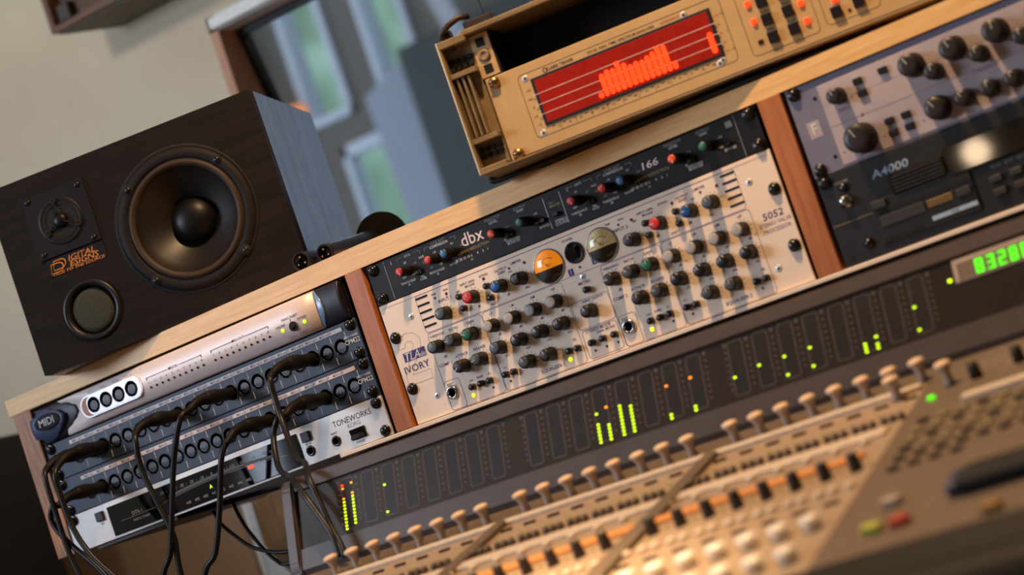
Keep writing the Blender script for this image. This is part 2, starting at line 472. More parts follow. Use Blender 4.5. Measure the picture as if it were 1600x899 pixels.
b = MB(1); b.box(R_X0, WX0 - 0.3 + 0.1, R_Y1 - 0.006, R_Y1, R_Z0, 0.14, 'shaded_wall_paint'); build('lower_wall_shade', b, bpy.data.objects['wall_back'])  # thin darker sheet: the rack's shade put into the wall colour
b = MB(1)   # left wall with the daylight window
b.box(R_X0 - 0.1, R_X0, R_Y0, -2.33, R_Z0, R_Z1, 'wall_paint'); b.box(R_X0 - 0.1, R_X0, -1.37, R_Y1, R_Z0, R_Z1, 'wall_paint')
b.box(R_X0 - 0.1, R_X0, -2.33, -1.37, R_Z0, -0.09, 'wall_paint'); b.box(R_X0 - 0.1, R_X0, -2.33, -1.37, 1.21, R_Z1, 'wall_paint')
b.box(R_X0 - 0.1, R_X0, -2.33, -1.37, 0.33, 0.51, 'wall_paint'); b.box(R_X0 - 0.1, R_X0, -2.33, -2.23, -0.09, 0.33, 'wall_paint'); b.box(R_X0 - 0.1, R_X0, -2.13, -1.37, -0.09, 0.33, 'wall_paint')
struct('wall_left', b)
b = MB(1); b.box(R_X1, R_X1 + 0.1, R_Y0, R_Y1, R_Z0, R_Z1, 'wall_paint'); struct('wall_right', b)
b = MB(1); b.box(R_X0, R_X1, R_Y0 - 0.1, R_Y0, R_Z0, R_Z1, 'wall_paint'); struct('wall_front', b)
# window between the rooms: splayed reveal, glass leaning back at the foot
b = MB(1)
b.prism([(R_Y1 - 0.012, WZ1 + 0.012), (0.785, WZ1 + 0.012), (0.785, WZ1 - 0.012), (0.985, WZ0), (R_Y1 - 0.012, WZ0)], WX0 - 0.012, WX0 + 0.004, 'jamb_wood', plane='yz')
w1 = struct('window_1', b)
b = MB(1); b.box(WX0 - 0.012, WX1, R_Y1 - 0.012, R_Y1 + 0.04, WZ1 - 0.012, WZ1 + 0.012, 'trim_paint'); build('window_head', b, w1)
b = MB(1); b.box(WX0 - 0.002, WX1, R_Y1 - 0.022, R_Y1 - 0.012, WZ1 - 0.010, WZ1 + 0.008, 'trim_paint', 0.001); build('head_trim', b, w1)
b = MB(1); b.box(WX0, WX1, R_Y1 - 0.03, R_Y1 + 0.27, WZ0 - 0.02, WZ0 + 0.01, 'jamb_wood'); build('window_sill', b, w1)
b = MB(1)
b.prism([(0.78, WZ1 - 0.012), (0.79, WZ1 - 0.012), (0.99, WZ0 + 0.01), (0.98, WZ0 + 0.01)], WX0 + 0.006, WX0 + 0.022, 'window_seal', plane='yz')
b.box(WX0 + 0.006, WX1, 0.78, 0.79, WZ1 - 0.024, WZ1 - 0.010, 'window_seal'); build('window_seal', b, w1)
b = MB(1); b.prism([(0.783, WZ1 - 0.012), (0.789, WZ1 - 0.012), (0.989, WZ0 + 0.01), (0.983, WZ0 + 0.01)], WX0 + 0.01, WX1, 'window_glass', plane='yz'); build('pane', b, w1)
# the live room beyond
LY = 3.5
b = MB(1)
holes = [(-2.345, -2.165, 1.12, 1.72), (-2.05, -1.885, 1.14, 1.72), (-2.27, -1.99, -0.9, 1.035)]
for (x0, x1, z0, z1) in [(-5, -2.345, R_Z0, 2.0), (-2.345, -1.885, 1.72, 2.0), (-1.885, 3.2, R_Z0, 2.0), (-2.165, -2.05, 1.035, 1.72), (-2.345, -2.165, 1.035, 1.12),
                         (-2.05, -1.885, 1.035, 1.14), (-2.345, -2.27, R_Z0, 1.035), (-1.99, -1.885, R_Z0, 1.035), (-2.27, -1.99, R_Z0, -0.9)]:
    b.box(x0, x1, LY, LY + 0.1, z0, z1, 'live_wall')
struct('wall_far', b)
b = MB(1); b.box(-5, 3.2, 1.02, 3.62, 2.0, 2.05, 'ceiling_paint'); struct('ceiling_far', b)
def far_window(n, x0, x1, z0, z1, t=0.022):
    b = MB(1); b.box(x0, x1, LY + 0.05, LY + 0.056, z0, z1, 'window_glass'); o = struct('window_%d' % n, b)
    f = MB(1)
    f.box(x0 - t, x0, LY - 0.02, LY + 0.06, z0 - t, z1, 'white_frame'); f.box(x1, x1 + t, LY - 0.02, LY + 0.06, z0 - t, z1, 'white_frame')
    f.box(x0 - t, x1 + t, LY - 0.03, LY + 0.06, z0 - t, z0, 'white_frame'); f.box(x0 - t, x1 + t, LY - 0.02, LY + 0.06, z1, z1 + t, 'white_frame')
    build_split('window_frame', f, o)
far_window(2, -2.32, -2.19, 1.14, 1.70); far_window(3, -2.03, -1.905, 1.16, 1.70)
b = MB(1); b.box(-2.27, -1.99, LY + 0.05, LY + 0.056, -0.9, 1.035, 'window_glass'); d1 = struct('door_1', b)
b = MB(1)
b.box(-2.27, -2.25, LY, LY + 0.07, -0.9, 1.035, 'white_frame'); b.box(-2.01, -1.99, LY, LY + 0.07, -0.9, 1.035, 'white_frame'); 
b.box(-2.27, -1.99, LY, LY + 0.07, 1.0, 1.035, 'white_frame'); build_split('door_frame', b, d1)
tag(build('acoustic_screen', (lambda q: (q.box(-1.80, -0.6, 3.22, 3.28, R_Z0, 1.17, 'gobo_grey', 0.005), q)[1])(MB(1))), 'dark grey acoustic screen seen through the window beside the analyser', 'screen')
tag(build('leaning_panel', (lambda q: (q.prism([(-2.0, 1.10), (-1.82, 1.16), (-1.70, R_Z0), (-1.90, R_Z0)], 3.30, 3.33, 'panel_blue_grey'), q)[1])(MB(1))), 'pale blue grey board leaning in the room behind the glass', 'board')
t = thing('curtain', 'pale curtain hanging at the left edge of the far room', 'curtain', (-2.46, 3.42, -0.9))
b = MB(1); pts = [(-0.035 + 0.07 * i / 16, 0.006 * math.sin(i * 1.6)) for i in range(17)]
b.prism(pts + [(x, y + 0.004) for x, y in reversed(pts)], 0, 2.7, 'curtain', plane='xy'); build('cloth', b, t)
tag(build('lamp', (lambda q: (q.lathe([(0.01, 0), (0.034, 0.01), (0.04, 0.03), (0.03, 0.055), (0.0, 0.06)], -2.36, 3.462, 1.15, 'lamp_wood', 20, 'z'), q)[1])(MB(1))), 'small orange glowing wall lamp beyond the control room glass', 'lamp')
b = MB(1); b.box(-14, 10, 3.6, 24, R_Z0 - 0.2, R_Z0 - 0.1, 'grass'); o = build('lawn', b); o['kind'] = 'stuff'; tag(o, 'sunlit green lawn outside the far windows', 'grass')
for i, (x, y, r) in enumerate([(-8.4, 11.6, 2.5), (-4.9, 13, 1.1)]):
    q = MB(1); bmesh.ops.create_icosphere(q.bm, subdivisions=4, radius=r)
    for v in q.bm.verts:
        v.co *= 1 + 0.13 * math.sin(v.co.x * 6 + v.co.y * 4) * math.cos(v.co.z * 7 + v.co.x * 3); v.co.z *= 1.25
    q.mi('hedge')
    for f in q.bm.faces: f.smooth = True
    tag(build('hedge', q, None, (x, y, R_Z0 - 0.1 + r * 1.42)), ['grey green bush outside, left in the far window', 'grey green bush outside, right in the far window'][i], 'bush', 'bushes outside')

# white casing and weathered board on the wall under the rack
b = MB(1)
b.box(-0.842, -0.830, 0.722, 0.745, -1.1, 0.15, 'trim_paint', 0.002); b.box(-0.826, -0.66, 0.716, 0.745, -1.1, 0.15, 'trim_paint', 0.003); b.box(-0.832, -0.824, 0.732, 0.745, -1.1, 0.15, 'trim_paint')
struct('trim_1', b)
b = MB(1); b.prism([(-0.785, 0.14), (-0.789, -0.062), (-0.780, -0.082), (-0.759, -0.112), (-0.60, -0.26), (-0.60, 0.14)], 0.68, 0.712, 'weathered_wood')
tag(build('wooden_board', b), 'weathered brown wooden board leaning on white casing below the rack', 'board')
b = MB(1); b.box(-1.88, -1.10, -0.25, 0.588, R_Z0, 0.229, 'flight_case_black', 0.004)
bc = thing('equipment_cabinet', 'large black cabinet standing left of the wooden rack', 'cabinet')
build('body', b, bc)
b = MB(1); b.box(-1.84, -1.14, -0.262, -0.25, R_Z0 + 0.06, 0.19, 'flight_case_black', 0.003); build('door', b, bc)
# wooden cabinet on the wall, top left (its left side is splayed)
t = thing('wall_cabinet', 'brown open wooden cabinet fixed high on the wall', 'cabinet', (-0.8347, 0.633, 0.7927))
D_, K_ = 0.117, 0.0435
def splay(x0, x1, y0, y1): return [(x0 + K_ * y0 / D_, y0), (x1, y0), (x1, y1), (x0 + K_ * y1 / D_, y1)]
b = MB(1); b.prism(splay(0, 0.55, 0, D_), 0.0, 0.010, 'cabinet_wood', plane='xy'); build('bottom_board', b, t)
b = MB(1); b.prism([(0, 0), (0.010, 0), (0.010 + K_, D_), (K_, D_)], 0.010, 0.4, 'cabinet_wood', plane='xy'); build('side_board', b, t)
b = MB(1); b.box(0.54, 0.55, 0, D_, 0.010, 0.4, 'cabinet_wood'); build('side_board', b, t)
b = MB(1); b.prism(splay(0, 0.55, 0, D_), 0.40, 0.41, 'cabinet_wood', plane='xy'); build('top_board', b, t)
b = MB(1); b.box(0.019, 0.54, 0.02, 0.026, 0.010, 0.40, 'cabinet_inside'); build('recessed_panel', b, t)
b = MB(1); b.box(0.019, 0.044, 0.004, 0.02, 0.012, 0.04, 'brown_plastic', 0.002); build('corner_block', b, t)
b = MB(1); b.prism(splay(0.004, 0.546, 0.010, D_ - 0.002), -0.003, 0.0, 'cabinet_grey', plane='xy'); build('underside_felt', b, t)

# ================================================================== wooden rack
def top_z(x):
    P = [(-0.56, 0.1967), (0, 0.2035), (0.3, 0.2008), (0.5, 0.1980), (1.6, 0.1960)]
    for (a, za), (c, zc) in zip(P, P[1:]):
        if x <= c: return za + (zc - za) * (x - a) / (c - a)
    return P[-1][1]
rack = thing('equipment_rack', 'long wooden rack with pale pine top and three bays of audio gear', 'rack')
b = MB(1)
xs = [-0.553, -0.3, 0, 0.3, 0.5, 1.58]
low = [0.1762, 0.1778, 0.1792, 0.1792, 0.1785, 0.1785]
b.prism([(x, top_z(x)) for x in xs] + [(x, z) for x, z in reversed(list(zip(xs, low)))], -0.003, 0.42, 'pine')
vs = b.bm.edges[:]
bmesh.ops.bevel(b.bm, geom=[e for e in vs if abs(e.verts[0].co.y + 0.003) < 1e-5 and abs(e.verts[1].co.y + 0.003) < 1e-5], offset=0.0012, segments=2, affect='EDGES')
build('top_board', b, rack)
b = MB(1); b.box(-0.5475, -0.5185, -0.002, 0.38, -0.004, 0.1763, 'oak_side', 0.0008, mtx=None); o = build('side_panel', b, rack); o.rotation_euler = (0, 0, 0)
b = MB(1); b.box(-0.0265, -0.0035, -0.0035, 0.38, 0.0, 0.1790, 'cherry', 0.0008); build('divider', b, rack)
b = MB(1); b.box(0.4870, 0.5120, -0.0035, 0.38, 0.0, 0.1785, 'cherry', 0.0008); build('divider', b, rack)
b = MB(1); b.box(1.0020, 1.0300, -0.0035, 0.38, 0.0, 0.1785, 'cherry', 0.0008); build('divider', b, rack)
b = MB(1); b.box(-0.106, 1.56, 0.03, 0.36, -0.05, -0.0056, 'sampler_black'); build('gap_shade_block', b, rack)  # black block added for the shade in the gap below the board
b = MB(1); b.box(-0.106, 1.56, -0.0045, 0.36, -0.0052, -0.0006, 'ivory_panel', 0.0006); build('bottom_board', b, rack)
b = MB(1); b.box(-0.5185, 1.56, 0.36, 0.38, -0.0006, 0.176, 'sampler_black'); build('back_panel', b, rack)

for x in (0.06, 1.2):
    b = MB(1); b.box(x, x + 0.03, 0.06, 0.34, -1.2, -0.05, 'oak_side', 0.001); build('support_leg', b, rack)
SL = -0.0098
def left_unit(name, label, u):
    # units of the left bay hang a touch lower at their left end
    return thing(name, label, 'audio unit', (-0.5151, 0, (3 - u) * 0.04445 - 0.00473), (0, SL, 0))
U1 = 44.45
def unit_body(parent, h, m, w=482.6, d=250):
    b = MB(); b.box(0.4, w - 0.4, 0, 3, 0.3, h - 0.3, m, 0.5); b.box(18, w - 18, 3, d, 1.2, h - 1.2, 'sampler_black')
    return build('faceplate', b, parent)

# ---- MIDI interface (silver, curved)
t = left_unit('midi_interface', 'silver curved MIDI interface with dark blue ends, top of left bay', 0)
unit_body(t, U1, 'panel_black')
def curved(x0, x1, m, off=0, z0=0.8, z1=43.6, prot=11, n=10):
    b = MB(); P = [(3 - 3 - off * 0, z0)]
    pts = []
    for i in range(n + 1):
        w = i / n; z = z0 + (z1 - z0) * w; y = -(3.5 + (prot - 3.5) * (math.sin(PI * w) ** 0.7)) - off
        pts.append((y, z))
    b.prism([(0, z0)] + pts + [(0, z1)], x0, x1, m, plane='yz', smooth=False); return b
# silver front with a scalloped left edge, built as a grid between edge curve and right edge
def sheet(left, right, m, nz=14, nx=10, prot=11, off=0, z0=0.8, z1=43.6):
    b = MB(); k = 0.001; g = []
    for i in range(nz + 1):
        w = i / nz; z = z0 + (z1 - z0) * w; y = -(3.5 + (prot - 3.5) * (max(0, math.sin(PI * w)) ** 0.7)) - off
        a, c = left(z), right(z)
        g.append([b.bm.verts.new(((a + (c - a) * j / nx) * k, y * k, z * k)) for j in range(nx + 1)])
    for i in range(nz):
        for j in range(nx): b.bm.faces.new((g[i][j], g[i][j + 1], g[i + 1][j + 1], g[i + 1][j]))
    # rim back to the faceplate
    bd = [e for e in b.bm.edges if len(e.link_faces) == 1]
    r = bmesh.ops.extrude_edge_only(b.bm, edges=bd)
    for v in r['geom']:
        if isinstance(v, bmesh.types.BMVert): v.co.y = 0
    b.mi(m)
    for f in b.bm.faces: f.smooth = abs(f.normal.y) > 0.2
    return b
def interp(tab):
    def f(z):
        if z <= tab[0][0]: return tab[0][1]
        for (a, xa), (c, xc) in zip(tab, tab[1:]):
            if z <= c:
                w = (z - a) / (c - a); w = w * w * (3 - 2 * w); return xa + (xc - xa) * w
        return tab[-1][1]
    return f
sil_l = interp([(1, 46), (7, 50), (11, 62), (17, 74), (22, 79.5), (29, 78), (36, 66), (41, 48), (43.6, 44)])
body = build('silver_cover', sheet(sil_l, lambda z: 443 + 3 * math.sin(PI * z / 44), 'silver_paint', nz=22), t)
build('end_cover', sheet(lambda z: 9 + 0.0 * z, lambda z: sil_l(z) - 0.6, 'navy_dark', nz=22, prot=10), t)
bl = interp([(0.8, 22), (6, 36), (12, 47), (20, 56), (26, 57), (32, 50), (38, 34), (43, 10)])
build('end_badge_cover', sheet(lambda z: 2 if 8 < z < 34 else 11, bl, 'navy_plastic', nz=26, prot=15), t)
b = MB(); b.lathe([(1.0, 0), (1.0, 1.6), (0.8, 2.2), (0, 2.4)], m='groove', n=30)
o = build('badge', b, t, (0.030, -0.0145, 0.0245)); o.scale = (0.021, 1, 0.0092); o.scale = (21, 1, 9.2)
letters(t, [('MIDI', 30.5, 24.3, 9, 'white_print', 'CENTER', 0, 0.02, 1.0)], y=-17.2)
build('end_cover', sheet(lambda z: 443.8 + 3 * math.sin(PI * z / 44), lambda z: 479, 'navy_dark', nz=16, prot=10), t)
build('crescent_trim', sheet(lambda z: 444.2 + 3 * math.sin(PI * z / 44), lambda z: 445 + 10 * math.sin(PI * z / 44), 'lens_blue', nz=16, nx=4, prot=11.2), t)
# recessed bank of four sockets
b = MB()
def rr(x0, x1, z0, z1, r, n=8):
    o = []
    for (px, pz, st) in ((x1 - r, z0 + r, -90), (x1 - r, z1 - r, 0), (x0 + r, z1 - r, 90), (x0 + r, z0 + r, 180)):
        for i in range(n): w = math.radians(st + 90 * i / (n - 1)); o.append((px + r * math.cos(w), pz + r * math.sin(w)))
    return o
b.prism(rr(83, 182, 9, 34.5, 12.4), -11.9, -6, 'silver_bright'); build('socket_bezel', b, t)
b = MB(); b.prism(rr(85, 180, 10.5, 33, 11), -12.2, -6, 'cherry'); b.prism(rr(94, 180, 10.5, 33, 9), -12.5, -6, 'silver_bright'); build('socket_plate', b, t)
dm = cached('din', din_mesh)
for x in (104.5, 124.7, 144.9, 165.6): put('socket', dm, t, (x / 1000, -0.0125, 0.0218))
for i in range(10):
    put('led', led(t, 0, 0, 'groove', 1.25, 0.8).data, t) if False else None
def led_at(p, x, y, z, m, r, h=1.0):
    o = led(p, x, z, m, r, h); o.location.y = y / 1000; return o
for i in range(10): led_at(t, 192.5 + 9.12 * i, -10.5, 14.4, 'groove', 1.35); led_at(t, 292.7 + 9.07 * i, -10.5, 14.4, 'groove', 1.35)
led_at(t, 393.8, -10.5, 15, 'led_green', 1.9, 1.4); led_at(t, 425.4, -10.5, 15, 'led_green', 1.9, 1.4)
b = MB(); b.lathe([(5.6, 0), (5.6, 1.2), (4.6, 1.4), (4.4, 0.6)], m='navy_dark', n=20); b.lathe([(4.2, 0), (4.0, 2.0), (0, 2.6)], m='groove', n=18); build('push_button', b, t, (0.4095, -0.0105, 0.0149))
L = [('MIDI IN', 232, 26.2, 2.9, 'dark_print'), ('MIDI OUT', 332, 26.2, 2.9, 'dark_print'), ('PANIC/RESET', 408, 25.6, 2.8, 'dark_print'), ('POWER', 424, 20.3, 2.6, 'dark_print'), ('ONLINE', 392.8, 19.9, 2.6, 'dark_print'),
     ('digidesign', 404.5, 7.0, 4.6, 'lilac_print')]
for i in range(10): L += [(str(i + 1), 192.5 + 9.12 * i, 20, 2.4, 'dark_print'), (str(i + 1), 292.7 + 9.07 * i, 20, 2.4, 'dark_print')]
for i, s in enumerate(('IN 9', 'IN 10', 'OUT 9', 'OUT 10')): L.append((s, 104 + 20.4 * i, 37.3, 2.4, 'dark_print'))
letters(t, L, y=-11.4)
b = MB()
for x0 in (190, 290.5):
    b.box(x0, x0 + 34, -11.5, -10.3, 26, 26.4, 'dark_print'); b.box(x0 + 51, x0 + 86, -11.5, -10.3, 26, 26.4, 'dark_print')
    b.box(x0, x0 + 0.5, -11.5, -10.3, 23.5, 26.4, 'dark_print'); b.box(x0 + 85.5, x0 + 86, -11.5, -10.3, 23.5, 26.4, 'dark_print')
b.box(408, 408.4, -11.5, -10.3, 21, 24, 'dark_print'); build('bracket_marks', b, t)['kind'] = 'stuff'
screws(t, [(8.75, 38.1), (8.75, 6.35), (473.8, 38.1), (473.8, 6.35)])

# ---- two patch panels
def patch_panel(u, label):
    t = left_unit('patch_panel', label, u)
    t['group'] = 'dark blue MIDI patch panels'
    unit_body(t, U1, 'panel_navy')
    b = MB(); b.box(40, 462, -0.8, 0, 35.2, 39.8, 'strip_pink', 0.2); s = build('label_strip', b, t)
    T = []
    for i in range(20):
        T.append(('MIDI out %d' % (i + 1) if u == 1 else 'MIDI in %d' % (i + 1), 53 + 20.3 * i, 37.4, 2.7, 'dark_print', 'CENTER', 0, 0, 0.9))
    T += [('MIDI PANEL', 470.5, 26.6, 2.6, 'white_print', 'CENTER', 0.2), ('CPM22', 470.5, 20.8, 5.0, 'white_print', 'CENTER', 0, 0.06)]
    for i in range(21):
        T.append(('|', 443.1 + 20.3 - 20.3 * i, 37.4, 3.4, 'dark_print'))
    letters(t, T, y=-0.9)
    b = MB()
    for i in range(21):
        x = 463.2 - 20.3 * i
        b.box(x - 0.3, x + 0.3, -0.35, 0, 26.5, 34.4, 'white_print'); b.box(x - 0.3, x + 0.3, -0.35, 0, 2.5, 10.5, 'white_print')
    build_split('divider_mark', b, t)
    for i in range(21): put('socket', dm, t, ((453.4 - 20.3 * i) / 1000, 0, 0.0193))
    screws(t, [(8.75, 38.1), (8.75, 6.35), (473.8, 38.1), (473.8, 6.35)])
    return t
patch_panel(1, 'upper dark blue MIDI patch panel directly under the silver interface')
patch_panel(2, 'lower dark blue MIDI patch panel directly above the silver tuner')

# ---- tuner
t = left_unit('rack_tuner', 'silver rack tuner with a black meter window, bottom of left bay', 3)
b = MB(); b.box(-3.5, 482.2, 0, 3, 0.3, U1 - 0.3, 'tuner_face', 0.5); b.box(18, 465, 3, 250, 1.2, 43, 'sampler_black'); build('faceplate', b, t)
b = MB(); b.box(64, 359, -1.6, 0.4, 3.2, 38.4, 'gloss_black', 0.3); build('meter_window', b, t)
rect_button(t, 50.5, 31.5, 12, 11, 3.5); rect_button(t, 371.3, 31.3, 12, 11, 3.5)
for x in (371.3, 408): 
    b = MB(); b.lathe([(6, 0), (6, 1), (4.6, 1.6), (3.6, 1.0)], m='black_screw', n=20, caps=False); b.lathe([(3.8, 0.6), (0, 0.6)], m='groove', n=14); build('jack_socket', b, t, (x / 1000, 0, 0.0150))
b = MB(); b.box(428.5, 449.5, -1.2, 0, 8.5, 20.5, 'groove', 0.4); b.prism([(-1, 9.5), (-5, 9.5), (-2.2, 14.5), (-4.0, 19.5), (-1, 19.5)], 430, 448, 'black_screw', plane='yz'); build('rocker_switch', b, t)
letters(t, [('TONEWORKS', 437, 32.0, 6.6, 'dark_print', 'CENTER', 0, 0, 0.92), ('KORG', 437, 25.2, 4.6, 'grey_print', 'CENTER', 0, 0.03), ('MUTE', 371, 22.8, 2.2, 'dark_print'), ('INPUT', 408, 23.4, 2.2, 'dark_print'), ('POWER', 438.5, 5, 2.4, 'dark_print'), ('USE', 50.5, 22.5, 2.2, 'dark_print')], y=-0.15)
T = [(('%+d' % n) if n else '0', 230 + 15.7 * n / 10, 30.6 + 0.0 * n, 3.6, 'grey_print') for n in range(-50, 51, 10)]
T += [('|', 230 + 15.7 * (n + 5) / 10, 30.6, 2.2, 'grey_print') for n in range(-50, 50, 10)]
T += [(str(n), 225 + 13.2 * (n - 441), 9.5, 3.4, 'grey_print') for n in range(438, 446)]
T += [('DTR-1', 108, 21, 4.4, 'grey_print'), ('DIGITAL TUNER', 112, 13, 2.6, 'grey_print'), ('CENT', 322, 30, 2.6, 'grey_print')]
letters(t, T, y=-1.75)
b = MB()
A = [(150 + 5 * i, 20.6 + 4.6 * math.sin(PI * (i - 1) / 38)) for i in range(39)]
A = [(x, 17.5 + 7.5 * (1 - ((x - 245) / 110) ** 2)) for x, _ in A]
b.tube([(x, -1.7, z) for x, z in A], 0.22, 'grey_print', 6)
b.tube([(80, -1.7, 17.5), (110, -1.7, 17.8), (150, -1.7, 18.6)], 0.18, 'grey_print', 6)
build('arc_line', b, t)
b = MB()
for (x0, z0), (x1, z1) in zip(A[2:-4], A[3:-3]):
    b.prism([(x0, z0 + 1.2), (x1, z1 + 1.2), (x1, z1 + 4.6), (x0, z0 + 4.6)], -1.75, -1.5, 'sampler_grey')
build('arc_band', b, t)
b = MB(); b.box(-4.2, 4.2, -2.3, -1.4, -1.7, 1.7, 'led_red', 0.4); build('led', b, t, (0.2865, 0, 0.0222))
letters(t, [('A', 223.5, 17.6, 4.2, 'led_green', 'CENTER', 0, 0.05), ('G', 237.5, 17.6, 4.2, 'led_green', 'CENTER', 0, 0.05)], y=-1.9, name='lit_letter')
screws(t, [(8.75, 38.1), (473.8, 38.1), (473.8, 6.35)])
b = MB(); b.box(30, 160, 1, 200, -4.5, -0.5, 'sampler_black', 0.5); build('bottom_foot', b, t)

# ---- compressor (dbx style) in the middle bay
t = thing('compressor', 'narrow black compressor with coloured knob caps under the pine top', 'audio unit', (0, 0, 0.13335))
unit_body(t, U1, 'panel_black')
b = MB()
for x in (24, 458): b.box(x - 0.3, x + 0.3, -0.2, 0.2, 0.8, 43.6, 'grey_print')
b.box(231.3, 231.9, -0.2, 0.2, 7, 40, 'white_print'); b.box(251.6, 252.2, -0.2, 0.2, 7, 40, 'white_print')
SM = (4.7, 17, 1.12)
T = []
for o_ in (0, 220):
    def br(x0, x1, z, g0, g1):
        b.box(x0, g0, -0.2, 0.2, z, z + 0.4, 'grey_print'); b.box(g1, x1, -0.2, 0.2, z, z + 0.4, 'grey_print'); b.box(x0, x0 + 0.4, -0.2, 0.2, z - 3, z, 'grey_print'); b.box(x1 - 0.4, x1, -0.2, 0.2, z - 3, z, 'grey_print')
    br(o_ + 41, o_ + 72, 39.6, o_ + 49, o_ + 62); br(o_ + 78, o_ + 119, 39.2, o_ + 84, o_ + 112)
    T += [('GATE', o_ + 55.5, 39.4, 2.4, 'white_print'), ('OVER EASY', o_ + 97, 40.6, 2.7, 'grey_print'), ('COMPRESSOR', o_ + 97, 37.2, 2.7, 'white_print', 'CENTER', 0, 0.02),
          ('GAIN REDUCTION', o_ + 138, 19.8, 3.1, 'gold_print', 'CENTER', 0, 0.02), ('PEAKSTOP', o_ + 168.4, 40.6, 3.0, 'grey_print'), ('LEVEL', o_ + 168.2, 37.0, 3.0, 'white_print'), ('OUTPUT', o_ + 203, 40.2, 2.8, 'grey_print'), ('GAIN', o_ + 202.5, 37.2, 2.6, 'white_print'),
          ('THRESHOLD', o_ + 47, 12.6, 2.4, 'white_print'), ('dB', o_ + 47, 9.6, 2.2, 'white_print'), ('THRESHOLD', o_ + 85, 11.8, 2.4, 'white_print'), ('dB', o_ + 85, 8.8, 2.2, 'white_print'), ('RATIO', o_ + 107, 12.2, 2.4, 'white_print'), ('REL', o_ + 66, 12.5, 2.2, 'white_print'), ('RATE', o_ + 66, 9.8, 2.4, 'white_print'),
          ('30 20 15 10 6', o_ + 121, 13.4, 2.8, 'white_print', 'CENTER', 0, 0.02), ('4', o_ + 139, 13.4, 2.6, 'white_print'), ('2', o_ + 146, 13.4, 2.6, 'white_print'), ('1', o_ + 152, 13.4, 2.6, 'white_print'), ('dB', o_ + 130, 9.4, 2.4, 'grey_print'),
          ('FAST', o_ + 72, 31.8, 2.2, 'white_print'), ('SLOW', o_ + 76, 25.6, 2.2, 'gold_print'), ('-20', o_ + 50, 33.0, 2.2, 'white_print'), ('-10', o_ + 62, 28.8, 2.2, 'gold_print'), ('OFF', o_ + 44, 18.3, 2.0, 'white_print'), ('+10', o_ + 56, 18.0, 2.2, 'white_print'),
          ('-40', o_ + 80, 17.6, 2.0, 'grey_print'), ('+20', o_ + 92, 17.4, 2.2, 'white_print'), ('-10', o_ + 89, 31.4, 2.2, 'white_print'), ('4:1', o_ + 113, 33, 2.2, 'white_print'), ('10:1', o_ + 124, 27.6, 2.2, 'gold_print'), ('oo:1', o_ + 119, 19, 2.2, 'grey_print'),
          ('SIDECHAIN', o_ + 184, 12.4, 2.4, 'white_print', 'CENTER', 0, 0.02), ('MONITOR', o_ + 184, 9.6, 2.4, 'white_print', 'CENTER', 0, 0.02), ('+10', o_ + 182, 26.6, 2.2, 'gold_print'), ('+20', o_ + 180, 18, 2.2, 'white_print'), ('dB', o_ + 175, 15.0, 2.0, 'white_print'), ('+10', o_ + 218, 28, 2.2, 'white_print'), ('+20', o_ + 216, 18.4, 2.2, 'white_print'), ('BYPASS', o_ + 224, 12.6, 2.6, 'white_print', 'CENTER', 0, 0.02) if not o_ else ('BYPASS', 445, 14, 2.8, 'white_print', 'CENTER', 0, 0.02)]
    for i in range(9): b.box(o_ + 115 + 4.8 * i, o_ + 116.2 + 4.8 * i, -0.2, 0.2, 16, 17.0, 'led_off')
    for x, w in ((63.8, 8), (182.4, 9)):
        q = MB(); q.box(o_ + x - w / 2, o_ + x + w / 2, -3, 0, 16, 20, 'jack_black', 0.3); q.box(o_ + x - w / 2 + 0.5, o_ + x + 0.5, -5, -2.5, 16.6, 19.6, 'knob_slate', 0.3); build('slide_switch', q, t)
    q = MB(); q.box(o_ + 222, o_ + 228, -4.5, 0, 17, 20.5, 'jack_black', 0.3); build('push_button', q, t)
build('panel_lines', b, t)['kind'] = 'stuff'
q = MB(); q.box(238, 245, -4.5, 0, 18, 21.5, 'jack_black', 0.3); build('push_button', q, t)
T += [('1', 33.4, 38, 4.2, 'white_print', 'CENTER', 0, 0.03), ('dbx', 138, 30.6, 13.5, 'strip_pink', 'CENTER', 0.0, 0.06), ('166', 357, 30, 7.0, 'strip_pink', 'CENTER', 0.12, 0.12, 1.45), ('MASTER', 243, 28.6, 2.6, 'gold_print'), ('CH 1', 240, 32, 2.4, 'grey_print'),
      ('STEREO', 244, 12.4, 2.8, 'white_print', 'CENTER', 0, 0.02), ('COUPLE', 244, 9.2, 2.8, 'white_print', 'CENTER', 0, 0.02), ('2', 262, 38, 4.0, 'grey_print')]
letters(t, T, y=-0.25)
q = MB(); q.prism([(447.5, 33.5), (454.5, 33.5), (454.5, 39.5), (447.5, 39.5)], -0.3, 0, 'grey_print'); build('emblem', q, t)
for x, c, a in ((50.1, 'knob_red', 3.0), (88.1, 'knob_red', 0.6), (109, 'knob_steel_blue', -0.3), (170.8, 'knob_orange', 2.2), (206.3, 'knob_teal', 0.1), (270.2, 'knob_red', 3.0), (307.5, 'knob_red', 0.5), (329.5, 'knob_steel_blue', -0.7), (390, 'knob_orange', 3.1), (425.1, 'knob_teal', 0.2)):
    knob(t, x, 24.2, SM, c, a)
screws(t, [(8.75, 38.1), (8.75, 6.35), (473.8, 38.1), (473.8, 6.35)])

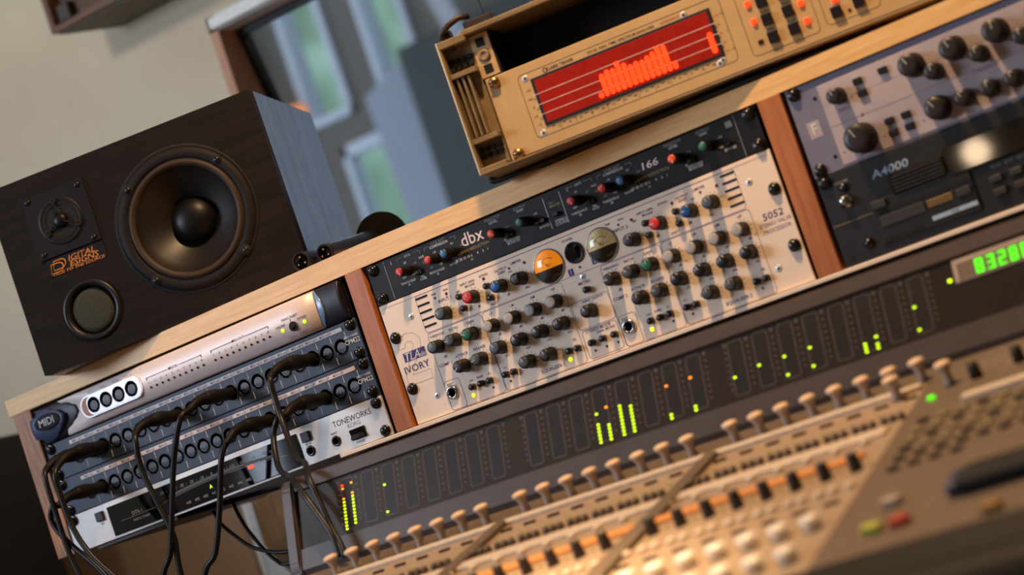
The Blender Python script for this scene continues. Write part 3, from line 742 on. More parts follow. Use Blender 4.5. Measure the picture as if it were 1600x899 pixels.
# ---- valve processor (ivory)
t = thing('valve_processor', 'ivory coloured valve processor with two round VU meters, middle bay', 'audio unit')
H3 = 133.35
unit_body(t, H3, 'ivory_panel')
KB = (6.3, 15, 1.16)
K = [(79.7, 100.5, 'knob_slate', -1.0), (117.9, 105.8, 'knob_red', 0.2), (153.9, 105.6, 'knob_blue', -0.1), (179.5, 105.2, 'knob_black', 0.7),
     (57.6, 70.5, 'knob_slate', 0.0), (80.3, 70.7, 'knob_grey', -1.5), (102.5, 70.3, 'knob_green', -1.3), (80.4, 42.0, 'knob_black', -2.2), (103.5, 42.3, 'knob_grey', -1.6),
     (129.8, 70.2, 'knob_silver', -0.2), (156.5, 70.2, 'knob_silver', -0.25), (183.2, 70.2, 'knob_silver', -0.3), (209.2, 70.2, 'knob_silver', 0.3),
     (129.4, 46.5, 'knob_slate', -0.4), (156.1, 46.5, 'knob_dark', -0.3), (182.6, 46.6, 'knob_dark', -0.4), (208.9, 46.6, 'knob_dark', 0.0),
     (157.0, 22.2, 'knob_grey', -0.3), (183.2, 21.8, 'knob_black', -0.2),
     (315.6, 99.6, 'knob_black', 0.2), (348.5, 105.3, 'knob_red', -1.4), (384.6, 105.2, 'knob_blue', -1.4), (409.2, 105.6, 'knob_slate', -0.2),
     (280.4, 70.3, 'knob_black', -1.4), (302.9, 70.4, 'knob_grey', -0.8), (325.4, 70.4, 'knob_green', 0.1), (303.4, 42.7, 'knob_black', 0.2), (325.9, 42.9, 'knob_grey', -1.0),
     (350.7, 70.2, 'knob_silver', -0.5), (376.7, 70.2, 'knob_silver', -0.3), (402.9, 70.2, 'knob_silver', 0.0), (429.2, 70.2, 'knob_silver', -0.6),
     (350.3, 46.8, 'knob_dark', -0.4), (376.8, 46.8, 'knob_dark', -0.3), (403.0, 46.8, 'knob_dark', -0.2), (429.2, 46.8, 'knob_dark', -0.4),
     (377.1, 23.3, 'knob_grey', 0.1), (403.3, 23.4, 'knob_grey', 0.0), (244.1, 48.6, 'knob_black', -0.4)]
for x, z, c, a in K: knob(t, x, z, KB, c, a)
for x, z in [(102.2, 111.0), (103.1, 98.0), (137.7, 110.8), (137.9, 98.1), (81.7, 17.8), (93.0, 18.0), (104.3, 17.9), (124.9, 17.8), (135.3, 17.7), (205.2, 17.8), (215.4, 17.7),
             (247.1, 69.8), (232.8, 17.7), (246.5, 18.0), (260.3, 17.8), (303.8, 17.7), (314.9, 17.7), (326.2, 17.8), (346.4, 17.9), (356.9, 17.8), (425.6, 17.8), (436.1, 18.0), (333.7, 110.3), (333.6, 98.0), (369.1, 110.1), (368.7, 97.8)]:
    round_button(t, x, z, 3.5, 6)
for x, z in [(78.4, 9.4), (202.1, 9.6), (301.1, 9.7)]: led(t, x, z, 'led_yellow_green', 2.0, 1.2)
for x, z in [(86.7, 119.6), (135.4, 119.4), (187.4, 119.3), (318.8, 119.0), (366.7, 119.3), (417.9, 118.8)]: led(t, x, z, 'led_dark_red', 1.6, 1.0)
for x, z in [(71.4, 119.6), (168.2, 119.5), (303.4, 119.1), (399.3, 119.0), (104.5, 10), (127, 10), (326, 10), (349, 10), (428, 10), (232.8, 9.3), (246.5, 9.3), (260.3, 9.3), (246.8, 94)]: led(t, x, z, 'led_off', 1.3, 0.8)
phone_jack(t, 55, 19.7); phone_jack(t, 277.7, 20.1)
b = MB()
for x in (55.6, 432.2):
    for i in range(5):
        z = 125.4 - 7.7 * i; b.prism(rr(x - 8.2, x + 8.2, z - 1.15, z + 1.15, 1.1, 4), -0.25, 0.1, 'groove')
build_split('vent_slot', b, t)
sm = cached('small', small_screw_mesh)
for x, z in [(36.2, 110.7), (35.5, 22.5), (451.4, 110.3), (450.6, 22.5), (246.5, 83.5)]: put('panel_screw', sm, t, (x / 1000, 0, z / 1000))
# round meters
def vu(x, z, m):
    b = MB(); b.lathe([(18.2, 0), (18.2, 1.0), (17.4, 1.5), (16.9, 1.0)], m='chrome', n=40, caps=False); o = build('vu_meter', b, t, (x / 1000, 0, z / 1000))
    def seg(a0, a1, y, mm, nm):
        q = MB(); pts = [(16.9 * math.cos(math.radians(a0 + (a1 - a0) * i / 28)), 16.9 * math.sin(math.radians(a0 + (a1 - a0) * i / 28))) for i in range(29)]
        q.prism(pts, y, 0, mm); build(nm, q, o)
    seg(-8, 188, -0.8, m, 'meter_dial'); seg(-172, -8, -1.4, 'sampler_grey', 'meter_cover')
    T = [('VU', 0, 1.5, 3.4, 'brown_plastic', 'CENTER', 0, 0.05)]
    for n, s in ((-50, '20'), (-30, '10'), (-12, '5'), (4, '3'), (22, '0'), (40, '3')):
        w = math.radians(90 - n); T.append((s, 13.2 * math.cos(w), 13.2 * math.sin(w) - 1.4, 1.7, 'brown_plastic'))
    letters(o, T, y=-0.9)
    q = MB(); q.tube([(10.3 * math.cos(math.radians(140 - 10 * i)), -0.95, 10.3 * math.sin(math.radians(140 - 10 * i)) - 1.4) for i in range(7)], 0.25, 'brown_plastic', 5)
    q.tube([(10.3 * math.cos(math.radians(80 - 10 * i)), -0.95, 10.3 * math.sin(math.radians(80 - 10 * i)) - 1.4) for i in range(4)], 0.45, 'red_button', 5)
    build('scale_arc', q, o)
    q = MB(); q.box(-0.15, 0.15, -1.25, -1.05, -1, 13, 'groove', mtx=Matrix.Rotation(math.radians(-42), 4, 'Y')); build('needle', q, o)
    q = MB(); q.lathe([(16.9, 2.0), (14, 3.6), (8, 4.8), (0, 5.3)], m='meter_glass', n=32, caps=False); build('meter_glass', q, o)
vu(213.6, 106.1, 'vu_amber'); vu(279.0, 106.3, 'vu_cream')
b = MB(); b.lathe([(11.2, 0), (11.2, 1.4), (10.0, 2.2), (9.4, 1.4), (0, 1.2)], m='black_screw', n=30); b.prism([(-1, -6), (-2, -6), (-3.2, 0), (-5, 6), (-1, 6)], -4.4, 4.4, 'black_screw', plane='yz'); build('power_switch', b, t, (0.2464, 0, 0.1095))
# printed boxes and lines
b = MB()
P = 'purple_print'
b.box(4, 478, -0.12, 0.1, 128.7, 129.1, P)
for (x0, x1, z0, z1) in ((48, 66, 88, 128.6),): pass
b.frame(47.5, 440.5, 87.6, 128.9, 0.45, 0, -0.15, P, 4)
def boxl(x0, x1, z0, z1): b.frame(x0, x1, z0, z1, 0.45, 0, -0.15, P, 4)
boxl(47.5, 118.5, -8 + 9, 87); boxl(119, 221, 1, 87); boxl(222.5, 267.5, 33, 62); boxl(268, 339, 1, 87); boxl(340, 442, 1, 87); boxl(224, 266, 2, 32); boxl(47.5, 68, 1.2, 33); boxl(268.5, 289, 1.2, 33)
for x, z, c, a in K:   # tick marks round each knob
    for i in range(11):
        w = math.radians(-135 + 27 * i)
        b.box(-0.2, 0.2, -0.12, 0.1, 8.3, 10.2, 'purple_print', mtx=Matrix.Translation((x / 1000, 0, z / 1000)) @ Matrix.Rotation(w, 4, 'Y'))
build('printed_lines', b, t)['kind'] = 'stuff'
b = MB(); b.prism([(10.5, 66.8), (39.5, 66.8), (39.5, 76.8), (10.5, 76.8)], -0.2, 0.1, 'purple_print'); build('logo_plate', b, t)
b = MB()
two = [(8, 82), (8.5, 88), (13, 94), (22, 96.5), (32, 94), (38, 87), (36, 79), (28, 70), (20, 60), (15, 52), (38, 52), (38, 42), (6, 42), (6, 52), (14, 64), (22, 74), (27, 82), (26, 86), (21, 88), (17, 85), (16, 82), (8, 82)]
b.tube([(x, -0.1, z) for x, z in two], 0.2, 'thin_print', 4); build('outline_figure', b, t)
T = [('TLA', 21, 71.3, 9.0, 'white_print', 'CENTER', 0.25, 0.05, 0.95), ('udio', 34.5, 69.7, 5.0, 'white_print', 'CENTER', 0.1, 0.03, 0.9), ('IVORY', 22.5, 58.3, 7.4, 'purple_print', 'CENTER', 0, 0.09, 1.12),
     ('5052', 463, 72.7, 6.8, 'purple_print', 'CENTER', 0.1, 0.06, 1.2), ('STEREO VALVE', 463, 65.2, 3.7, 'lilac_print', 'CENTER', 0, 0.02), ('PROCESSOR', 463, 58.7, 3.9, 'lilac_print', 'CENTER', 0, 0.02)]
for dx, n in ((0, '1'), (220.8, '2')):
    pl = 'purple_print'
    T += [('INPUT ' + n, dx + 83, 114.3, 3.5, pl), ('INPUT GAIN', dx + 115, 121.8, 2.4, pl), ('MIC/LINE', dx + 117, 118.3, 2.2, pl), ('BYPASS', dx + 136.5, 122.8, 2.4, pl), ('OUTPUT', dx + 158, 121.6, 2.8, pl), ('GAIN', dx + 158, 118.3, 2.8, pl), ('LIMITER', dx + 178, 123, 2.8, pl), ('ON', dx + 168, 115.6, 2, pl),
          ('PEAK', dx + 87, 123.5, 2.0, pl), ('TRIM', dx + 71, 123.5, 2.0, pl), ('48V', dx + 101, 116.5, 2.2, pl), ('RESET', dx + 139, 91, 2.6, pl),
          ('THRESHOLD', dx + 59, 82.3, 2.4, pl), ('RATIO', dx + 81, 82.3, 2.9, pl), ('GAIN', dx + 103, 82.3, 2.9, pl), ('ATTACK', dx + 80.5, 53.6, 2.9, pl), ('RELEASE', dx + 103.5, 53.8, 2.9, pl), ('COMP ' + n, dx + 58, 50, 3.4, pl), ('dB', dx + 61, 58, 2.6, pl),
          ('LF', dx + 130, 82.6, 2.8, pl), ('LM', dx + 157, 82.6, 2.8, pl), ('HM', dx + 183.5, 82.6, 2.8, pl), ('HF', dx + 209, 82.6, 2.8, pl), ('EQUALISER ' + n, dx + 180, 7.2, 3.6, pl),
          ('INST', dx + 55, 31 - 2.4, 2.6, pl), ('INPUT ' + n, dx + 56, 28.4 - 3.2, 2.6, pl), ('ON', dx + 81.5, 24.4, 2.2, pl), ('KNEE', dx + 93, 25, 2.4, pl), ('SC', dx + 105, 25, 2.2, pl), ('EQ', dx + 125, 25, 2.2, pl), ('Q', dx + 144, 24, 3.4, pl), ('EQ', dx + 222 - 8, 27, 2.2, pl),
          ('dB', dx + 120, 94.3, 2.6, pl), ('dB', dx + 158, 94.6, 2.6, pl), ('dBu', dx + 182, 94.4, 2.6, pl)]
    for x in (129.8, 156.5, 183.2, 209.2): T += [('dB', dx + x + 3, 59.3, 2.6, pl), ('kHz', dx + x + 3, 36, 2.4, pl), ('-', dx + x - 7, 60.5, 3, pl), ('+', dx + x + 10, 61, 3, pl)]
T += [('POWER', 243, 124, 2.6, 'purple_print'), ('METERS', 246, 77.6, 3.0, 'purple_print'), ('STEREO MODE', 244, 29.6, 3.2, 'purple_print'), ('DUAL MONO', 252, 26, 2.6, 'purple_print'), ('INPUT  OUTPUT', 249, 59.5, 2.4, 'purple_print')]
letters(t, T, y=-0.22)
b = MB(); b.box(232.3, 238.5, -0.2, 0.1, 88.5, 95.5, 'purple_print'); b.box(262, 268.2, -0.2, 0.1, 91, 98, 'purple_print'); build_split('meter_label', b, t)
letters(t, [('1', 235.4, 92, 4.6, 'white_print', 'CENTER', 0, 0.04), ('2', 265.1, 94.5, 4.6, 'white_print', 'CENTER', 0, 0.04)], y=-0.3)
screws(t, [(8.75, 95.25), (8.75, 38.1), (473.8, 95.25), (473.8, 38.1)])

# ---- preamp (blue grey, right bay)
t = thing('preamp', 'blue grey preamp with round black knobs, top of right bay', 'audio unit', (0.5151, 0, 0.0889))
unit_body(t, 88.9, 'pre_grey')
b = MB(); b.box(32.5, 455, -0.6, 0.1, 3.0, 81.7, 'pre_light', 0.3); build('control_area', b, t)
b = MB(); b.box(33, 454, -0.8, -0.5, 40.4, 40.9, 'lilac_print'); b.box(33, 454, -0.8, -0.5, 62, 62.3, 'pre_light'); build('printed_lines', b, t)['kind'] = 'stuff'
for x, z, r in [(50.6, 65.5, 8.0), (59.3, 20.2, 14.5), (128.1, 65.5, 11.5), (169.4, 65.5, 11.5), (211.5, 65.5, 11.5), (253, 65.5, 11.5), (295, 65.5, 11.5), (146.4, 52.3, 8.2), (190.8, 51.8, 8.2), (233, 51.8, 8.2), (275, 51.8, 8.2),
                (137.9, 19.9, 11.5), (164.7, 19.5, 8.2), (189.4, 19.0, 8.2), (213, 19.3, 8.2), (238, 19.3, 8.2), (262, 19.3, 8.2), (300, 19.9, 11.5), (340, 65.5, 11.5), (340, 19.9, 8.2), (380, 19.9, 8.2), (385, 60, 14)]:
    knob(t, x, z, (r * 0.92, 15 if r < 14 else 18, 1.1), 'knob_black', random.uniform(-0.5, 0.2))
for x, z in [(73.2, 71.5), (73.8, 59.4), (99.4, 71.9), (89.2, 25.9), (89.2, 14.2), (106.0, 25.7), (105.9, 14.2), (300, 40), (320, 40)]: rect_button(t, x, z, 9, 6, 4)
for x, z, m in [(27.3, 72, 'groove'), (27.1, 13.8, 'groove'), (66.3, 40.6, 'groove'), (62.1, 59.8, 'led_dark_red'), (79.7, 14.2, 'led_dark_red'), (37.4, 14.2, 'led_dark_red'), (119.7, 14.2, 'led_dark_red')]: led(t, x, z, m, 1.9 if m == 'groove' else 1.2, 0.8)
b = MB(); b.box(10.5, 23.5, -0.2, 0.1, 36.5, 52.5, 'pre_light', 0.1); build('emblem_plate', b, t)
letters(t, [('F', 17, 44.5, 11, 'white_print', 'CENTER', 0, 0.08)], y=-0.35)
letters(t, [('INPUT', 52, 52, 3, 'lilac_print'), ('MIC GAIN', 60, 5.5, 3, 'lilac_print'), ('COMPRESSOR', 190, 38, 3, 'lilac_print'), ('EQ', 165, 6.2, 3, 'lilac_print')], y=-0.85)
screws(t, [(8.75, 82.5), (8.75, 6.35), (473.8, 82.5), (473.8, 6.35)])

# ---- sampler
t = thing('sampler', 'black rack sampler with floppy drive, glossy window and blue sticker', 'audio unit', (0.5151, 0, 0))
unit_body(t, 88.9, 'sampler_black')
b = MB(); b.box(126, 460, -3.2, 0, 46, 74, 'sampler_gloss', 0.8, 2); build('display_window', b, t)
b = MB(); b.prism([(-0.2, 68), (-4.4, 66), (-4.4, 50), (-1, 48), (0, 48)], 70, 124, 'sampler_gloss', plane='yz'); build('wheel_cover', b, t)
b = MB()
for i in range(5): b.box(72, 122, -4.9, -4.2, 50.5 + 3.4 * i, 51.5 + 3.4 * i, 'sampler_grey')
build_split('cover_rib', b, t)
b = MB(); b.box(43, 143.5, -2.2, 0, 9, 50, 'sampler_black', 0.5); build('floppy_drive', b, t)
dr = t.children[-1] if t.children else None
b = MB(); b.box(50, 142, -2.6, -2.0, 36, 39.5, 'groove'); b.box(47, 88, -2.6, -2.0, 10.2, 13.2, 'groove'); b.box(49, 94, -3.4, -2, 24, 34, 'sampler_grey', 0.4); b.box(96, 122, -3.0, -2, 26, 33, 'brass', 0.3); b.box(126, 140, -4.2, -2, 26, 33, 'sampler_grey', 0.4); b.box(46, 60, -5, -2.2, 42, 49, 'sampler_grey', 0.4)
build_split('drive_front', b, t)
b = MB(); b.box(96.7, 142, -3.0, -2.2, 13.5, 17.6, 'sticker_blue', 0.1); build('sticker', b, t)
letters(t, [('DISK', 120, 15.4, 2.6, 'dark_print')], y=-3.1)
letters(t, [('A4000', 73, 73.0, 7.6, 'sticker_blue', 'CENTER', 0.15, 0.05, 1.3)], y=-0.3)
letters(t, [('PLAY  EDIT  REC', 180, 41, 3.2, 'grey_print'), ('VOLUME', 24, 78, 2.6, 'grey_print')], y=-0.3)
b = MB(); b.box(1, 43, -0.25, 0.1, 40.2, 40.7, 'gold_print'); build('panel_line', b, t)
b = MB(); b.lathe([(7, 0), (7, 1.5), (4.5, 2), (4.2, 8), (3.6, 9), (0, 9.3)], m='chrome', n=20); build('jack_socket', b, t, (0.0225, 0, 0.060))
b = MB(); b.lathe([(5, 0), (5, 1), (3.4, 4), (0, 5)], m='dark_screw', n=18); build('knob', b, t, (0.030, 0, 0.0152))
b = MB(); b.lathe([(4.2, 0), (4.0, 3), (0, 3.5)], m='black_screw', n=14); build('push_button', b, t, (0.0245, 0, 0.0725))
for x in (165, 185, 205, 225): rect_button(t, x, 30, 12, 6, 4, 'sampler_grey'); rect_button(t, x, 18, 12, 6, 4, 'sampler_grey')
screws(t, [(8.75, 82.5), (473.8, 82.5), (473.8, 6.35)])
b = MB(); b.box(6.3, 12.3, -0.3, 0.1, 3.4, 9.3, 'groove', 0.1); build('rack_hole', b, t)

# ================================================================== spectrum analyser in a portable case
KT = thing('spectrum_analyser', 'tan cased spectrum analyser with a glowing red bar display', 'analyser', (0.2407, -0.05, 0.2104), (0, 0, 0.2167))
b = MB(); b.box(0, 482.6, 0, 3, 0.2, 88.6, 'kt_tan', 0.6); b.box(14, 468, 3, 300, 1, 88, 'sampler_black'); build('faceplate', b, KT)
b = MB()   # case: bottom, top, and moulded side rails
b.box(-30, 512, -14, 320, -2.4, 0.0, 'kt_case', 0.8, 2); build('case_bottom', b, KT)
b = MB(); b.box(-6, 490, -10, 320, 136, 142, 'kt_case', 1.2, 2); build('case_top', b, KT)
for s in (0, 1):
    x0, x1 = (-33, -2) if s == 0 else (484.6, 515.6)
    b = MB()
    b.box(x0, x0 + 3 if s == 0 else x1, -12, 318, -2.2, 139, 'kt_case', 1.5, 2) if s == 0 else b.box(x1 - 3, x1, -12, 318, -2.2, 139, 'kt_case', 1.5, 2)
    b.box(x0, x1, 2, 318, -2.0, 138, 'kt_case', 0.5); 
    e = x0 if s == 0 else x1 - 4
    for i in range(3): b.box(x0 + 7 + 6 * i, x0 + 9.5 + 6 * i, -8, 2, 36, 98, 'kt_case', 0.4)
    b.box(x0, x1, -12, 4, -2.2, 5, 'kt_case', 1); b.box(x0, x1, -12, 4, 131, 139, 'kt_case', 1)
    b.box(x0, x1, -10, 3, 30, 35, 'kt_case', 0.4); b.box(x0, x1, -10, 3, 99, 104, 'kt_case', 0.4)
    build('side_rail', b, KT)
    b = MB()
    for zz in (14, 21, 108, 115):
        for i in range(4): b.box(x0 + 4 + 6.6 * i, x0 + 8.5 + 6.6 * i, -2.5, 2.4, zz, zz + 4.5, 'groove', 0.2)
    build_split('vent_slot', b, KT)
b = MB(); b.box(-33.5, -32, -12.5, 10, -1.5, 139, 'kt_white', 0.3); build('edge_strip', b, KT)
b = MB()   # rack ears standing behind the empty space above
for x in (-2, 464.6):
    b.box(x, x + 20, 0, 3, 90, 135, 'kt_tan', 0.4)
build_split('upper_ear', b, KT)
b = MB(); 
for x in (8, 474):
    for z in (98, 126): b.box(x - 4.5, x + 4.5, -0.4, 0.2, z - 4.5, z + 4.5, 'groove')
    b.lathe([(6.5, 0), (6.5, 1.2), (4, 2.2), (3, 1.2), (0, 1.0)], x, 0, 112, 'kt_case', 18)
build_split('ear_fitting', b, KT)
b = MB(); b.box(18, 466, 60, 64, 88, 136, 'flight_case_black'); b.box(18, 20, 2, 60, 88, 136, 'flight_case_black'); b.box(464, 466, 2, 60, 88, 136, 'flight_case_black'); build('dark_liner', b, KT)
for z in (6.35, 82.5):
    for x in (8.75, 473.8):
        b = MB(); b.lathe([(6.0, 0), (6.1, 1.5), (5.6, 3.0), (4.2, 4.6), (2.2, 5.3), (0, 5.5)], m='brass', n=22); b.box(-5, 5, -5.8, -5.0, -0.7, 0.7, 'groove'); build('rack_screw', b, KT, (x / 1000, 0, z / 1000))
b = MB(); b.box(44.5, 236.5, -1.2, 0.1, 22.5, 72, 'navy_dark', 0.6); build('display_bezel', b, KT)
b = MB(); b.box(48, 233, -1.5, 0, 25.4, 69.2, 'display_red', 0.2); dp = build('display', b, KT)
b = MB()
for z in (55.4, 44.8, 34.7): b.box(42, 238, -1.8, -1.4, z - 0.3, z + 0.3, 'strip_pink')
build_split('grid_line', b, KT)
hs = [3, 20, 22, 21, 26, 22, 18, 19, 18, 20, 22, 25, 24, 5]
for i, h in enumerate(hs):
    x = 108.5 + 6.1 * i
    b = MB(); b.prism(rr(x - 2.5, x + 2.5, 27.5, 27.5 + h + 3, 2.3, 5), -2.2, -1.5, 'led_red_hot'); build('level_bar', b, dp)
b = MB(); b.prism(rr(226.2, 231.6, 27.8, 49, 2.4, 5), -2.2, -1.5, 'led_red_hot'); build('level_bar', b, dp)
b = MB(); b.frame(32, 248, 13.5, 79.5, 0.5, 0, -0.15, 'dark_print', 5); b.frame(262, 331, 10, 110, 0.5, 0, -0.15, 'brown_plastic', 5); b.frame(336, 392, 10, 110, 0.5, 0, -0.15, 'brown_plastic', 5) if False else None
b.frame(338, 392, 12, 84, 0.5, 0, -0.15, 'brown_plastic', 5); b.box(2, 480, -0.3, 0.1, 0.4, 3.0, 'navy_dark')
for i in range(11): b.box(59 + 17 * i, 59.3 + 17 * i, -0.15, 0.1, 14.5, 20, 'brown_plastic')
build('printed_lines', b, KT)['kind'] = 'stuff'
T = [('KLARK TEKNIK', 78, 74.9, 3.1, 'dark_print', 'CENTER', 0, 0.06, 1.0), ('DN 60  REAL TIME  SPECTRUM ANALYSER', 144, 75.0, 2.5, 'dark_print', 'CENTER', 0, 0.03, 1.1), ('AUDIO ANALYSIS', 198, 75.0, 2.0, 'red_button'), ('O', 62, 74.9, 5.0, 'dark_print', 'CENTER', 0, 0.05)]
for i, s in enumerate(('+12', '+6', '0', '-6', '-12')):
    T += [(s, 43 - 4, 62 - 9 * i, 2.2, 'dark_print'), (s, 240, 62 - 9 * i, 2.2, 'red_button'), (s, 36.5, 62 - 9 * i, 2.0, 'red_button') if i % 2 else (s, 246, 62 - 9 * i, 1.8, 'dark_print')]
for i, s in enumerate('25 31 40 50 63 80 100 125 160 200 250 315 400 500 630 800 1k 1k2 1k6 2k 2k5 3k1 4k 5k 6k3 8k 10k 12k 16k 20k'.split()): T.append((s, 52 + 5.9 * i, 18.3 if i % 2 else 20, 1.9, 'dark_print'))
for z in (22, 40, 58, 76):
    T += [('LEVEL', 286, z + 8.3, 2.0, 'brown_plastic'), ('STORE', 307.5, z + 8.3, 2.0, 'brown_plastic')]
letters(KT, T, y=-0.25)
for i, z in enumerate((22, 40, 58, 76)):
    rect_button(KT, 286, z, 10, 11, 4); rect_button(KT, 307.3, z, 10, 11, 4)
    for x, on in ((273, z in (40, 58)), (321, z in (22, 40, 58))):
        if on:
            b = MB(); b.box(-2.6, 2.6, -2.6, 0, -3, 3, 'led_red_hot', 1.0); build('led', b, KT, (x / 1000, 0, (z + 2.5) / 1000))
        else:
            b = MB(); b.box(-2.6, 2.6, -1.2, 0, -2, 2, 'led_off', 0.3); build('led', b, KT, (x / 1000, 0, z / 1000))
rect_button(KT, 350, 22, 10, 11, 4); rect_button(KT, 372.5, 24, 10, 12, 4); rect_button(KT, 350, 58, 10, 11, 4); rect_button(KT, 372.5, 58, 10, 11, 4)
b = MB(); b.box(-3, 3, -2.4, 0, -2, 2, 'led_red_hot', 0.8); build('led', b, KT, (0.352, 0, 0.033))
led(KT, 362, 19.5, 'led_dark_red', 1.6)
for x, z in ((40, 74.5), (40, 17), (211, 74.5), (229, 17), (233, 19)): put('panel_screw', sm, KT, (x / 1000, 0, z / 1000))
b = MB()   # feet and wire handle
for x in (10, 460):
    for y in (60, 280): b.box(x, x + 20, y, y + 20, -9.3, -2.2, 'rubber_black')
build_split('foot', b, KT)
b = MB(); b.tube([(-24, -6, 138), (-26, -8, 146), (-16, -8, 152), (-4, -6, 156), (6, 0, 155)], 3.2, 'brown_plastic', 8); b.box(-2, 30, -4, 12, 142, 150, 'brown_plastic', 1); b.box(-30, -18, -6, 8, 128, 150, 'brown_plastic', 2)
build('latch', b, KT)
t = thing('small_box', 'dark brown box standing on top of the tan analyser case', 'box', (0.292, 0.0, 0.3526), (0, 0, 0.2167))
b = MB(); b.box(0, 60, 0, 80, 0, 90, 'brown_plastic', 1.5, 2); build('body', b, t)
b = MB(); b.box(3, 57, 3, 77, 90, 94, 'brown_plastic', 1); build('lid', b, t)
b = MB(); b.tube([(-16, 10, -9.5), (-14, 10, 20), (-17, 10, 60), (-20, 10, 110)], 0.5, 'groove', 6)
tag(build('thin_wire', b, None, (0.262, -0.03, 0.3526)), 'thin black wire rising behind the left corner of the analyser', 'wire')
b = MB(1); P = spline([(0.62, 0.03, 0.2005), (0.50, 0.002, 0.2012), (0.42, -0.004, 0.2030), (0.333, -0.007, 0.2038), (0.256, -0.012, 0.2044), (0.212, -0.018, 0.2048), (0.198, -0.02, 0.2054), (0.1935, -0.02, 0.2085), (0.199, -0.016, 0.2112), (0.214, -0.006, 0.2100), (0.24, 0.006, 0.2062), (0.30, 0.02, 0.2045)], 8)
b.tube(P, 0.0029, 'cable_black', 10); tag(build('power_cable', b), 'black cable looping out from under the tan analyser onto the pine top', 'cable')

# ================================================================== loudspeaker
SP = thing('loudspeaker', 'dark wood loudspeaker with round woofer standing on the pine top', 'loudspeaker', (-0.430, -0.055, 0.1985), (0, 0, 0))
SP.rotation_euler = (Matrix.Rotation(-0.0118, 4, 'Y') @ Matrix.Rotation(0.355, 4, 'Z')).to_euler()
SWd, SH, SD = 339, 225, 253.5
cu = bpy.data.curves.new('t', 'CURVE'); cu.dimensions = '2D'; cu.fill_mode = 'BOTH'; cu.extrude = 8.0; cu.resolution_u = 1
def poly2(P):
    s_ = cu.splines.new('POLY'); s_.points.add(len(P) - 1); s_.use_cyclic_u = True
    for p_, (x, z) in zip(s_.points, P): p_.co = (x, z, 0, 1)
poly2([(0, 0), (SWd, 0), (SWd, SH), (0, SH)]); poly2([(221 + 70.5 * math.cos(2 * PI * i / 72), 111.8 + 70.5 * math.sin(2 * PI * i / 72)) for i in range(72)]); poly2([(80 + 28.5 * math.cos(2 * PI * i / 48), 52.5 + 28.5 * math.sin(2 * PI * i / 48)) for i in range(48)])
ob = bpy.data.objects.new('t', cu); me = bpy.data.meshes.new_from_object(ob); bpy.data.objects.remove(ob); bpy.data.curves.remove(cu)
me.transform(Matrix.Diagonal((0.001, 0.001, 0.001, 1)) @ Matrix.Translation((0, 8, 0)) @ Matrix.Rotation(PI / 2, 4, 'X')); me.materials.append(MATS['black_ash'])
put('front_baffle', me, SP)
b = MB(); b.box(0, 9, 16, SD, 0, SH, 'black_ash_sheen'); b.box(SWd - 9, SWd, 16, SD, 0, SH, 'black_ash_sheen'); b.box(9, SWd - 9, 16, SD, 0, 9, 'black_ash_sheen'); b.box(9, SWd - 9, 16, SD, SH - 9, SH, 'black_ash_sheen'); b.box(9, SWd - 9, SD - 9, SD, 9, SH - 9, 'black_ash_sheen'); build('cabinet', b, SP)
b = MB(); b.box(40.5, 118.7, -2.6, 0, 125.0, 201.6, 'speaker_plate', 0.7); tw = build('tweeter', b, SP)
b = MB(); b.box(37.8, 40.2, -0.35, 0, 122, 203, 'groove'); b.box(119, 121.6, -0.35, 0, 122, 203, 'groove'); build_split('plate_gap', b, tw)
cx, cz = 78.8, 162.2
b = MB(); b.lathe([(28, 2.4), (27.6, 3.2), (24, 3.4), (22.5, 2.8)], cx, 0, cz, 'speaker_plate', 40, caps=False)
b.lathe([(22.8, 2.75), (14, 2.75), (10.5, 2.75), (8.5, 2.8)], cx, 0, cz, 'groove', 36, caps=False)
b.lathe([(17, 2.8), (19.5, 3.6), (22.5, 3.2)], cx, 0, cz, 'speaker_ring', 40, caps=False); build('horn_ring', b, tw)
b = MB(); b.lathe([(9, 2.8), (8.2, 5.6), (5.5, 7.6), (0, 8.4)], cx, 0, cz, 'dust_cap', 28); build('dome', b, tw)
b = MB()
for (x, z) in ((77.5, 186.2), (98.7, 151.8), (59.9, 152.4)):
    b.tube([(x, -4.6, z), ((x + cx) / 2, -6.2, (z + cz) / 2), (cx + (x - cx) * 0.28, -6.6, cz + (z - cz) * 0.28)], 1.0, 'speaker_ring', 8)
    b.lathe([(4.2, 2.7), (4.2, 5.0), (3.2, 5.8), (1.4, 5.8), (1.2, 5.0), (0, 5.0)], x, 0, z, 'groove', 16)
build('guard_bracket', b, tw)
def speaker_screw(x, z, p, y0=2.6):
    b = MB(); b.lathe([(3.4, y0 - 0.4), (3.4, y0 + 0.5), (2.4, y0 + 1.5), (0, y0 + 1.9)], m='dark_screw', n=16); b.box(-1.8, 1.8, -y0 - 2.1, -y0 - 1.4, -0.35, 0.35, 'groove'); b.box(-0.35, 0.35, -y0 - 2.1, -y0 - 1.4, -1.8, 1.8, 'groove'); build('screw', b, p, (x / 1000, 0, z / 1000))
for x, z in ((47.2, 195.6), (110.8, 194.6), (110.2, 130.2), (46.4, 131.3)): speaker_screw(x, z, tw)
b = MB(); b.box(45, 118, -1.0, 0, 104, 124, 'speaker_plate', 0.4); lg = build('name_plate', b, SP)
letters(lg, [('IGITAL', 71, 117.6, 6.6, 'orange_print', 'LEFT', 0.25, 0.02, 1.25), ('ESIGNS', 71, 111.0, 6.6, 'orange_print', 'LEFT', 0.25, 0.02, 1.25), ('TRUE TO THE SOURCE', 81, 105.6, 3.4, 'orange_print', 'CENTER', 0.2, 0.03, 1.35)], y=-1.1)
b = MB()
